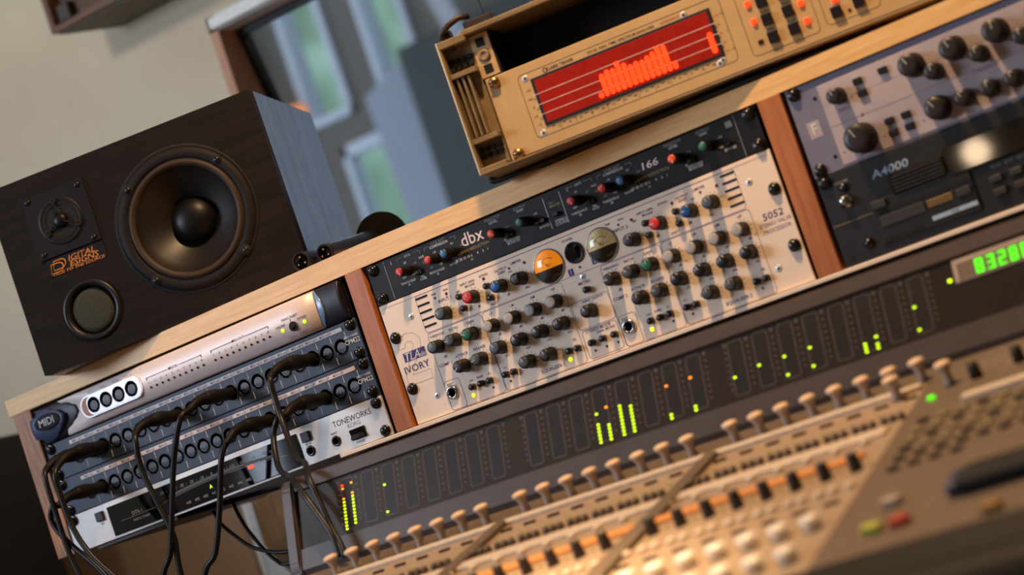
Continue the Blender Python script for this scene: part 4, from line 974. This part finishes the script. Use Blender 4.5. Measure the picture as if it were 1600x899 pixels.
def Dshape(x, z, w, h):
    o = [(x, z), (x, z + h), (x + w * 0.6, z + h)]
    for i in range(1, 7): a = math.radians(90 - 30 * i); o.append((x + w * 0.6 + w * 0.4 * math.cos(a), z + h / 2 + h / 2 * math.sin(a)))
    o.append((x, z)); return [(px + 0.22 * (pz - z), -1.2, pz) for px, pz in o]
b.tube(Dshape(52, 110, 15, 10.5), 0.75, 'orange_print', 5); b.tube(Dshape(48, 107, 15, 10.5), 0.75, 'orange_print', 5); build('monogram', b, lg)
wx, wz = 221, 111.8
b = MB(); b.lathe([(86.2, -0.05), (86.2, 0.3), (82.4, 0.35), (82.2, 0.0)], wx, 0, wz, 'groove', 72, caps=False)
b.lathe([(82.3, 0.0), (82.0, 1.8), (71.5, 2.2), (70.5, 1.0)], wx, 0, wz, 'speaker_ring', 72, caps=False); wf = build('woofer', b, SP)
b = MB(); b.lathe([(71.5, 1.6), (70, 0.4), (68.6, 0.6)], wx, 0, wz, 'groove', 72, caps=False); build('gasket_gap', b, wf)
b = MB(); b.lathe([(68.8, 0.4), (67.5, 3.2), (65.3, 4.2), (62.8, 3.0), (61, 0.6)], wx, 0, wz, 'rubber_surround', 72, caps=False); build('surround', b, wf)
b = MB(); b.lathe([(61.2, 0.7), (60.4, -1.0), (52, -9), (40, -20), (25, -30)], wx, 0, wz, 'cone', 72, caps=False)
build('cone', b, wf)
b = MB(); b.lathe([(27.6, -28.5), (27.0, -26), (23, -19.5), (15, -14.5), (7, -12.4), (0, -12)], wx, 0, wz, 'dust_cap', 48, caps=False); build('dust_cap', b, wf)
for x, z in ((166.4, 167.0), (277.9, 162.6), (276.1, 53.6), (164.4, 57.4)):
    b = MB(); b.lathe([(6.2, 1.5), (6.0, 2.5), (0, 2.6)], x, 0, z, 'groove', 18); build('screw_recess', b, wf)
    speaker_screw(x, z, wf, 2.4)
b = MB(); b.lathe([(35.5, 0), (35.2, 2.0), (32, 2.6), (28.8, 1.0), (27.2, -4), (26.6, -14), (26.6, -60)], 80, 0, 52.5, 'port_gloss', 48, caps=False); pt = build('bass_port', b, SP)
b = MB(); b.lathe([(26.2, -30), (26.2, -6), (24.6, -2.4), (20, -1.4), (0, -0.8)], 80, 0, 52.5, 'foam_green', 40, caps=False); build('foam_plug', b, pt)

# ================================================================== two microphones
def xlr(b, r):
    b.lathe([(r, 0), (r, -0.0), (r, 0.5), (r * 0.86, 0.9), (r * 0.80, 0.2), (r * 0.78, -8)], m='mic_body', n=28, caps=False)
    b.lathe([(r * 0.79, -7.5), (0, -7.5)], m='groove', n=20)
def mic(name, label, loc, dirv, r, ln, head):
    d = Vector(dirv).normalized(); q = d.to_track_quat('Y', 'Z')
    t = thing(name, label, 'microphone', loc, q.to_euler(), 'microphones lying on the rack')
    b = MB(); b.lathe([(r, 0), (r * 1.0, -4), (r * 1.02, -ln * 0.45), (r * 1.12, -ln * 0.8), (r * 1.25, -ln)], m='mic_body', n=28); build('handle', b, t)
    b = MB(); b.lathe([(r * 1.02, 0.0), (r * 1.02, 2.0), (r * 0.84, 2.4), (r * 0.80, 1.0)], m='rubber_black', n=28, caps=False); b.lathe([(r * 0.82, 1.0), (0, 1.0)], m='groove', n=20); c = build('connector', b, t)
    for a in (90, 210, 330):
        w = math.radians(a); b = MB(); b.lathe([(1.2, 0.8), (1.2, 2.6), (0, 3.2)], r * 0.45 * math.cos(w), 0, r * 0.45 * math.sin(w), 'brass', 10); build('pin', b, c)
    if head: 
        b = MB(); hr = head
        prof = [(r * 1.1, -ln + 3)] + [(hr * math.sin(PI * i / 14), -ln - hr + hr * math.cos(PI * i / 14)) for i in range(3, 14)] + [(0, -ln - 2 * hr)]
        b.lathe(prof, m='foam_black', n=30, smooth=True, caps=False); build('foam_windscreen', b, t)
    else:
        b = MB(); b.lathe([(r * 1.25, -ln), (r * 1.5, -ln - 8), (r * 1.5, -ln - 22), (r, -ln - 32), (0, -ln - 36)], m='dark_screw', n=24, caps=False); build('grille', b, t)
mic('microphone', 'dark microphone lying on the pine top nearest the loudspeaker', (-0.0936, 0.026, 0.2152), (-0.13, 1, 0.0), 11.2, 95, 0)
mic('microphone', 'shiny dark blue microphone with round black foam windscreen on the pine top', (-0.0662, 0.0345, 0.2148), (-0.017, 0.134, 0.012), 10.4, 120, 31)

# ================================================================== MIDI cables
def midi_cable(label, X, z, path, rad=3.3):
    """plug pushed into a socket at x = X, z; then the cord hangs along path (metres)"""
    t = thing('midi_cable', label, 'cable', (0, 0, 0), (0, 0, 0), 'black MIDI cables hanging from the patch panels')
    Lr = [(X, -0.001, z), (X, -0.018, z)]
    b = MB(1); b.lathe([(0.0070, 0), (0.0072, 0.004), (0.0072, 0.02), (0.0066, 0.022)], X, -0.0, z, 'rubber_black', 22); build('plug', b, t)
    P = spline([(X, -0.020, z), (X, -0.040, z + 0.0005), (X - 0.001, -0.060, z - 0.001), (X - 0.003, -0.074, z - 0.007)] + [tuple(p) for p in path], 10)
    n = 36; R = []
    for i in range(n):
        w = i / (n - 1)
        r = 0.0070 + 0.0014 * math.sin(PI * min(1, w / 0.4)) if w < 0.4 else 0.0070 - 0.0030 * ((w - 0.4) / 0.6) ** 0.8
        if w > 0.36 and i % 2 == 0: r *= 0.80
        R.append(r)
    b = MB(1); b.tube(P[:n], R, 'rubber_black', 14); build('strain_relief', b, t)
    b = MB(1); b.tube(P[n - 4:], rad / 1000, 'cable_black', 10); build('cord', b, t)
y0 = -0.085
def at(L, y=y0): return [(x, y, z) for x, z in L]
midi_cable('black MIDI cable plugged nearly leftmost in the upper patch panel', -0.4475, 0.1035, at([(-0.449, 0.085), (-0.450, 0.04), (-0.449, -0.002), (-0.444, -0.034), (-0.436, -0.08), (-0.43, -0.2), (-0.42, -0.5)]))
midi_cable('black MIDI cable from upper panel whose cord sweeps right at lower left', -0.4270, 0.1037, at([(-0.430, 0.085), (-0.432, 0.062), (-0.430, 0.025), (-0.418, -0.010), (-0.391, -0.048), (-0.355, -0.09), (-0.32, -0.2), (-0.3, -0.5)], -0.088))
midi_cable('black MIDI cable from upper panel crossing left in front of the tuner', -0.3052, 0.1049, at([(-0.305, 0.086), (-0.309, 0.055), (-0.302, 0.014), (-0.295, -0.026), (-0.302, -0.071), (-0.31, -0.2), (-0.31, -0.5)], -0.085))
midi_cable('black MIDI cable from mid upper panel swinging down to the left', -0.2239, 0.1057, at([(-0.232, 0.090), (-0.258, 0.050), (-0.281, 0.002), (-0.303, -0.043), (-0.325, -0.070), (-0.36, -0.16), (-0.4, -0.5)], -0.090))
midi_cable('black MIDI cable from mid lower panel hanging below the red tuner light', -0.1833, 0.0613, at([(-0.196, 0.037), (-0.218, -0.009), (-0.245, -0.058), (-0.270, -0.079), (-0.31, -0.16), (-0.35, -0.5)], -0.086))
midi_cable('black MIDI cable leftmost in the lower patch panel', -0.4475, 0.0590, at([(-0.457, 0.052), (-0.464, 0.036), (-0.450, 0.008), (-0.412, -0.042), (-0.38, -0.12), (-0.36, -0.5)], -0.080))
midi_cable('black MIDI cable from right of upper panel draped over the mixer', -0.1030, 0.1075, [(-0.103, -0.085, 0.094), (-0.103, -0.087, 0.073), (-0.097, -0.095, 0.044), (-0.069, -0.13, 0.006), (-0.034, -0.165, -0.004), (-0.012, -0.196, -0.020), (-0.002, -0.205, -0.046), (0.006, -0.211, -0.072), (0.016, -0.218, -0.094), (0.019, -0.222, -0.104)])
midi_cable('black MIDI cable from right of lower panel crossing the mixer end', -0.1030, 0.0625, [(-0.111, -0.083, 0.054), (-0.121, -0.087, 0.036), (-0.109, -0.11, 0.004), (-0.074, -0.145, -0.010), (-0.040, -0.185, -0.016), (-0.018, -0.203, -0.036), (-0.004, -0.210, -0.058), (0.008, -0.216, -0.080), (0.013, -0.222, -0.103)])
b = MB(1); b.tube(spline([(-0.42, 0.1, 0.02), (-0.387, 0.1, -0.004), (-0.379, 0.1, -0.025), (-0.362, 0.1, -0.047), (-0.340, 0.1, -0.067), (-0.296, 0.1, -0.083), (-0.2, 0.09, -0.085)], 8), 0.0023, 'cable_black', 8)
tag(build('hanging_cable', b), 'thin black cable sagging under the tuner, the one farther left', 'cable')
b = MB(1); b.tube(spline([(-0.355, 0.1, 0.03), (-0.352, 0.1, 0.002), (-0.348, 0.1, -0.027), (-0.336, 0.1, -0.058), (-0.318, 0.1, -0.087), (-0.297, 0.1, -0.097), (-0.2, 0.09, -0.10)], 8), 0.0023, 'cable_black', 8)
tag(build('hanging_cable', b), 'thin black cable sagging in front of the white casing, the steeper one', 'cable')

# ================================================================== mixing console
YAW = 0.0435
MX = thing('mixing_console', 'large mixing console with a black meter bridge and rows of knobs', 'mixing console', (0.0187, 0, 0), (0, 0, YAW))
Ay, Az = -0.1779, -0.0331; ux, uz = -0.3511, -0.9363     # meter face: start point and downward direction (y, z)
FA = math.atan2(0.3511, 0.9363)
def T_(k): return 0.025 * (k + 0.715 * (k // 8))
def ch(k, y): return T_(k) + YAW * y
# bridge housing (profile in y,z)
def fp(s, off=0.0): return (Ay + ux * s - 0.9363 * off, Az + uz * s + 0.3511 * off)   # off > 0 towards the viewer
prof = [fp(-0.0188, 0.001), fp(-0.0165, 0.004), fp(-0.004, 0.004), fp(-0.004, 0.0), fp(0.0565, 0.0), fp(0.0565, 0.003), fp(0.0775, 0.003), (-0.206, -0.116), (-0.07, -0.116), (-0.075, -0.034), (-0.150, -0.020)]
b = MB(1); b.prism(prof, -0.071, 1.3, 'mixer_grey', plane='yz'); build('bridge_housing', b, MX)
b = MB(1)   # rounded end cheek
b.prism([fp(-0.0180, 0.0025), fp(-0.014, 0.006), fp(-0.006, 0.0075), fp(0.070, 0.006), fp(0.079, 0.004), (-0.21, -0.118), (-0.07, -0.118), (-0.073, -0.034), (-0.150, -0.021)], -0.0855, -0.0712, 'mixer_grey', plane='yz')
bmesh.ops.bevel(b.bm, geom=[e for e in b.bm.edges], offset=0.0022, segments=2, affect='EDGES')
build('end_cheek', b, MX)
# glass panel lies on the face: local frame with x right, z up along the face, -y outwards
FR = (FA * -1, 0, 0)
def face_obj(name, mb, parent, x=0.0, s=0.0, off=0.0):
    y, z = fp(s, off)
    if parent is MX: return build(name, mb, parent, (x, y, z), (-FA, 0, 0))
    return build(name, mb, parent, (x, -off, -s))
b = MB(1); b.box(-0.0705, 1.29, -0.0012, 0.0, -0.0560, 0.0035, 'mixer_glass'); gl = face_obj('glass_panel', b, MX)
def meter_mesh():
    b = MB()
    b.prism(rr(-7.2, 7.2, -51.2, 0, 2.4, 5), -1.35, -1.0, 'mixer_window')
    b.frame(-7.4, 7.4, -51.4, 0.2, 0.45, -1.0, -1.55, 'mixer_line', 2.6)
    return b.mesh('meter')
def ticks_mesh():
    b = MB()
    for i in range(8): b.box(-0.9, 0.9, -1.45, -1.0, -3.5 - 5.9 * i, -2.5 - 5.9 * i, 'mixer_line')
    b.box(-1.8, 1.8, -1.45, -1.0, -1.6, -0.6, 'mixer_line'); return b.mesh('scale_marks')
mm = meter_mesh(); tm = ticks_mesh()
def seg_mesh(m):
    def f():
        b = MB(); b.box(-1.15, 1.15, -2.0, -1.3, -0.75, 0.75, m, 0.15); return b.mesh('led_segment')
    return cached(('seg', m), f)
G, Oo, Rr = 'led_meter_green', 'led_orange', 'led_red'
lit = {0: ([(0, Rr), (1, Oo), (4, Oo)] + [(i, G) for i in range(5, 14)], [(0, Oo), (3, Oo)] + [(i, G) for i in range(4, 13)]),
       2: ([(4, G), (12, G)], []), 11: ([(5, G)] + [(i, G) for i in range(8, 14)], [(4, Oo)] + [(i, G) for i in range(9, 14)]),
       12: ([(i, G) for i in range(5, 14)], [(i, G) for i in range(6, 14)]), 14: ([(4, Oo), (12, G), (13, G)], []), 15: ([(4, Oo), (12, G), (13, G)], []),
       16: ([(8, G)], []), 17: ([(7, G)], []), 18: ([(7, G), (12, G)], []), 19: ([(7, G), (12, G)], []), 21: ([(11, G), (12, G), (13, G)], [(10, G), (12, G), (13, G)]), 23: ([(6, G), (12, G)], [])}
YC = YAW * -0.178
for k in range(24):
    x = T_(k) + YC
    o = put('meter', mm, gl, (x, 0, 0))
    put('scale_marks', tm, gl, (x + 0.0118, 0, 0))
    if k % 8 == 0: put('scale_marks', tm, gl, (x - 0.0102, 0, 0))
    for side, L in zip((-0.0054, 0.0056), lit.get(k, ([], []))):
        for i, m in L: put('led_segment', seg_mesh(m), o, (side, 0, -0.006 - 0.00345 * i))
b = MB(); b.box(638, 760, -2.6, -1.0, -19.5, 1.2, 'mixer_knob', 0.5); b.box(641.5, 757, -2.9, -2.4, -18, -2.5, 'mixer_top_brown'); tp = build('timecode_display', b, gl)
b = MB(); 
SEG = {'8': 'abcdefg', '3': 'abcdg', '2': 'abdeg', '6': 'acdefg', '0': 'abcdef', '4': 'bcfg'}
def digit(b, c, x, z, w=6.6, h=12.4, t=1.7):
    R = {'a': (x, x + w, z + h - t, z + h), 'g': (x, x + w, z + h / 2 - t / 2, z + h / 2 + t / 2), 'd': (x, x + w, z, z + t), 'f': (x, x + t, z + h / 2 + 0.6, z + h - 0.6), 'b': (x + w - t, x + w, z + h / 2 + 0.6, z + h - 0.6), 'e': (x, x + t, z + 0.6, z + h / 2 - 0.6), 'c': (x + w - t, x + w, z + 0.6, z + h / 2 - 0.6)}
    for s in SEG[c]: x0, x1, z0, z1 = R[s]; b.box(x0, x1, -3.3, -2.8, z0, z1, 'display_green')
for i, c in enumerate('83286400'):
    b = MB(); digit(b, c, 658 + 10.2 * i, -17); build('digit', b, tp)
b = MB(); b.box(-1.4, 1.4, -2.4, -1, -1.2, 1.2, G, 0.3); build('led', b, gl, (0.633, 0, -0.0148))
b = MB(); b.lathe([(2.6, 1), (2.4, 2), (0, 2.2)], m='mixer_knob', n=14); build('push_button', b, gl, (0.702, 0, -0.036))

for x in (0.06, 1.1):
    b = MB(1); b.box(x, x + 0.05, -0.50, -0.12, -1.2, -0.338, 'mixer_grey', 0.003); build('stand_leg', b, MX)
# sloping top
SL2 = 0.216; TA = math.atan(SL2)
def sz(y): return -0.118 + SL2 * (y + 0.240)
b = MB(1)
b.prism([(-0.206, sz(-0.206)), (-0.632, sz(-0.632)), (-0.632, -0.34), (-0.08, -0.34), (-0.08, sz(-0.206))], -0.080, 0.606, 'mixer_top', plane='yz'); build('channel_top', b, MX)
b = MB(1); b.prism([(-0.206, sz(-0.206)), (-0.632, sz(-0.632)), (-0.632, -0.34), (-0.08, -0.34), (-0.08, sz(-0.206))], 0.606, 1.3, 'mixer_top_brown', plane='yz'); build('master_top', b, MX)
def surf(name, me, x, y, h=0.0, rz=0, par=None):
    return put(name, me, par or MX, (x, y, sz(y) + h), (TA, 0, rz))
def strip(name, x0, x1, ya, yb, h, m, bev=0.0004):
    b = MB(1); w = abs(yb - ya) / 2 / math.cos(TA); b.box(x0, x1, -w, w, -0.001, h, m, bev); ym = (ya + yb) / 2
    return surf(name, b.mesh(name), 0, ym)
strip('rear_band', -0.079, 1.29, -0.2075, -0.2525, 0.0006, 'mixer_top_brown')
strip('ridge', -0.079, 0.604, -0.256, -0.266, 0.0042, 'mixer_cream', 0.0012)
strip('cream_band', -0.079, 0.597, -0.350, -0.366, 0.003, 'mixer_cream', 0.001)
strip('orange_strip', -0.079, 0.590, -0.402, -0.416, 0.0035, 'mixer_orange', 0.001)
strip('light_bar', 0.655, 0.80, -0.330, -0.341, 0.004, 'mixer_cream', 0.001)
for g in (0, 1):  # raised brown strips shaped after shadow bands across the channels
    b = MB(1); xg = T_(8 * g + 7) + 0.0215
    b.prism([(xg + YAW * y + d, y) for y, d in ((-0.255, -0.001), (-0.264, 0.012), (-0.63, 0.012), (-0.63, -0.012))], -0.0045, 0.0, 'mixer_top_brown', plane='xy')
    for v in b.bm.verts: v.co.z += sz(v.co.y) + 0.0047
    build('shade_band', b, MX)
b = MB(); b.lathe([(5.0, 0), (4.3, 3), (4.0, 10), (5.2, 14.4), (7.0, 16.2), (7.4, 17.8)], m='mixer_knob', n=20, axis='z'); st = b.mesh('trim_knob')
b = MB(); b.lathe([(7.4, 17.6), (7.1, 19.0), (4.7, 20.2), (0, 20.6)], m='mixer_knob_top', n=20, axis='z'); tpc = b.mesh('knob_cap')
for k in range(24):
    o = surf('trim_knob', st, ch(k, -0.240), -0.2405); put('knob_cap', tpc, o)
for x, y in ((0.585, -0.272), (0.632, -0.278)):
    o = surf('trim_knob', st, x, y); put('knob_cap', tpc, o)
b = MB(); b.lathe([(5.2, 0), (4.8, 9), (4.2, 13), (0, 13.6)], m='mixer_black', n=18, axis='z'); dk = b.mesh('dark_knob')
for x, y in ((0.6560, -0.283), (0.691, -0.276), (0.726, -0.27)): surf('dark_knob', dk, x, y)
b = MB(); b.lathe([(5.4, 0), (4.8, 6), (4.4, 13), (3.8, 14), (0, 14.2)], m='mixer_black', n=18, axis='z'); pk = b.mesh('pan_knob')
b = MB(); b.box(-0.5, 0.5, 0, 3.6, 13.9, 14.5, 'white_print'); pm = b.mesh('pointer')
for k in range(24):
    o = surf('pan_knob', pk, ch(k, -0.44), -0.436); put('pointer', pm, o)
b = MB(); b.box(-6, 6, -1.6, 1.6, 0, 2.2, 'brown_plastic', 0.4); db = b.mesh('push_button')
b = MB(); b.lathe([(3.4, 0), (3.0, 5), (2.4, 5.8), (0, 6)], m='mixer_top_brown', n=12, axis='z'); lp = b.mesh('aux_knob')
b = MB(); b.lathe([(4.4, 0), (4.0, 3.2), (3.2, 4), (0, 4.2)], m='mixer_cream', n=14, axis='z'); lk = b.mesh('aux_knob')
b = MB(); b.box(-1.2, 1.2, -1.2, 1.2, 0, 1.6, 'yellow_button', 0.3); sp = b.mesh('button')
for k in range(24):
    surf('push_button', db, ch(k, -0.285), -0.284)
    for dx in (-0.0075, 0.0, 0.0075): surf('aux_knob', lp, ch(k, -0.335) + dx, -0.334)
    surf('button', sp, ch(k, -0.31) + 0.004, -0.308); surf('button', sp, ch(k, -0.43) + 0.009, -0.430)
    surf('aux_knob', lk, ch(k, -0.375) - 0.012, -0.374)
    if k >= 8:
        for dx in (-0.007, 0.007): surf('aux_knob', lk, ch(k, -0.475) + dx, -0.475)
        surf('push_button', db, ch(k, -0.5), -0.502)
b = MB(); b.lathe([(6.4, 0), (6.6, 3), (8.2, 6.5), (8.0, 8.5), (5.5, 10.0), (0, 10.4)], m='mixer_white', n=22, axis='z'); wk = b.mesh('white_knob')
b = MB(); b.lathe([(7, 0), (7, 1), (0, 1.2)], m='mixer_knob', n=20, axis='z'); ws = b.mesh('knob_skirt')
for k in range(12, 24):
    o = surf('white_knob', wk, ch(k, -0.545), -0.545); put('knob_skirt', ws, o)
    o = surf('white_knob', wk, ch(k, -0.60), -0.600); put('knob_skirt', ws, o)
# master section buttons
random.seed(3)
b = MB(); b.box(-4.5, 4.5, -3, 3, 0, 3, 'mixer_button', 0.8); mb1 = b.mesh('push_button')
b = MB(); b.box(-4.5, 4.5, -3, 3, 0, 3, 'brown_plastic', 0.8); mb2 = b.mesh('push_button')
for j in range(6):
    for i in range(9):
        x = 0.628 + 0.0165 * i; y = -0.362 - 0.0205 * j
        if j in (5,) and i > 3: continue
        surf('push_button', mb1 if (i + j) % 3 and (j < 4) else mb2, x, y)
for x, y, m in ((0.645, -0.5914, 'yellow_button'), (0.6652, -0.5924, 'red_button'), (0.735, -0.618, 'amber_button'), (0.6478, -0.5462, 'mixer_knob')):
    b = MB(); b.box(-7, 7, -5, 5, 0, 6, m, 1.5, 2); surf('push_button', b.mesh('push_button'), x, y)
b = MB(); b.box(-3, 3, -2, 2, 0, 3, 'display_green', 0.5); surf('led', b.mesh('led'), 0.622, -0.305)
# armrest
b = MB(1)
A = [(-0.632, sz(-0.632) - 0.10), (-0.632, sz(-0.632) + 0.001)] + [(-0.668 + 0.034 * math.cos(math.radians(a)), sz(-0.668) - 0.037 + 0.034 * math.sin(math.radians(a))) for a in range(60, 271, 15)]
b.prism(A, -0.08, 1.3, 'armrest', plane='yz'); build('armrest', b, MX)
# a small black object lying on the master section
c_, s_ = math.cos(YAW), math.sin(YAW)
lx, ly = 0.725, -0.553
t = thing('black_gadget', 'black rectangular gadget with a blue end lying on the mixer', 'gadget', (0.0187 + c_ * lx - s_ * ly, s_ * lx + c_ * ly, sz(ly) + 0.001), (TA, 0, YAW))
b = MB(); b.box(-22, 44, -22, 16, 0, 10, 'groove', 3, 2); build('body', b, t)
b = MB(); b.box(-31, -21.5, -20, 14, 0.5, 9, 'blue_plastic', 2.5, 2); build('end_cap', b, t)
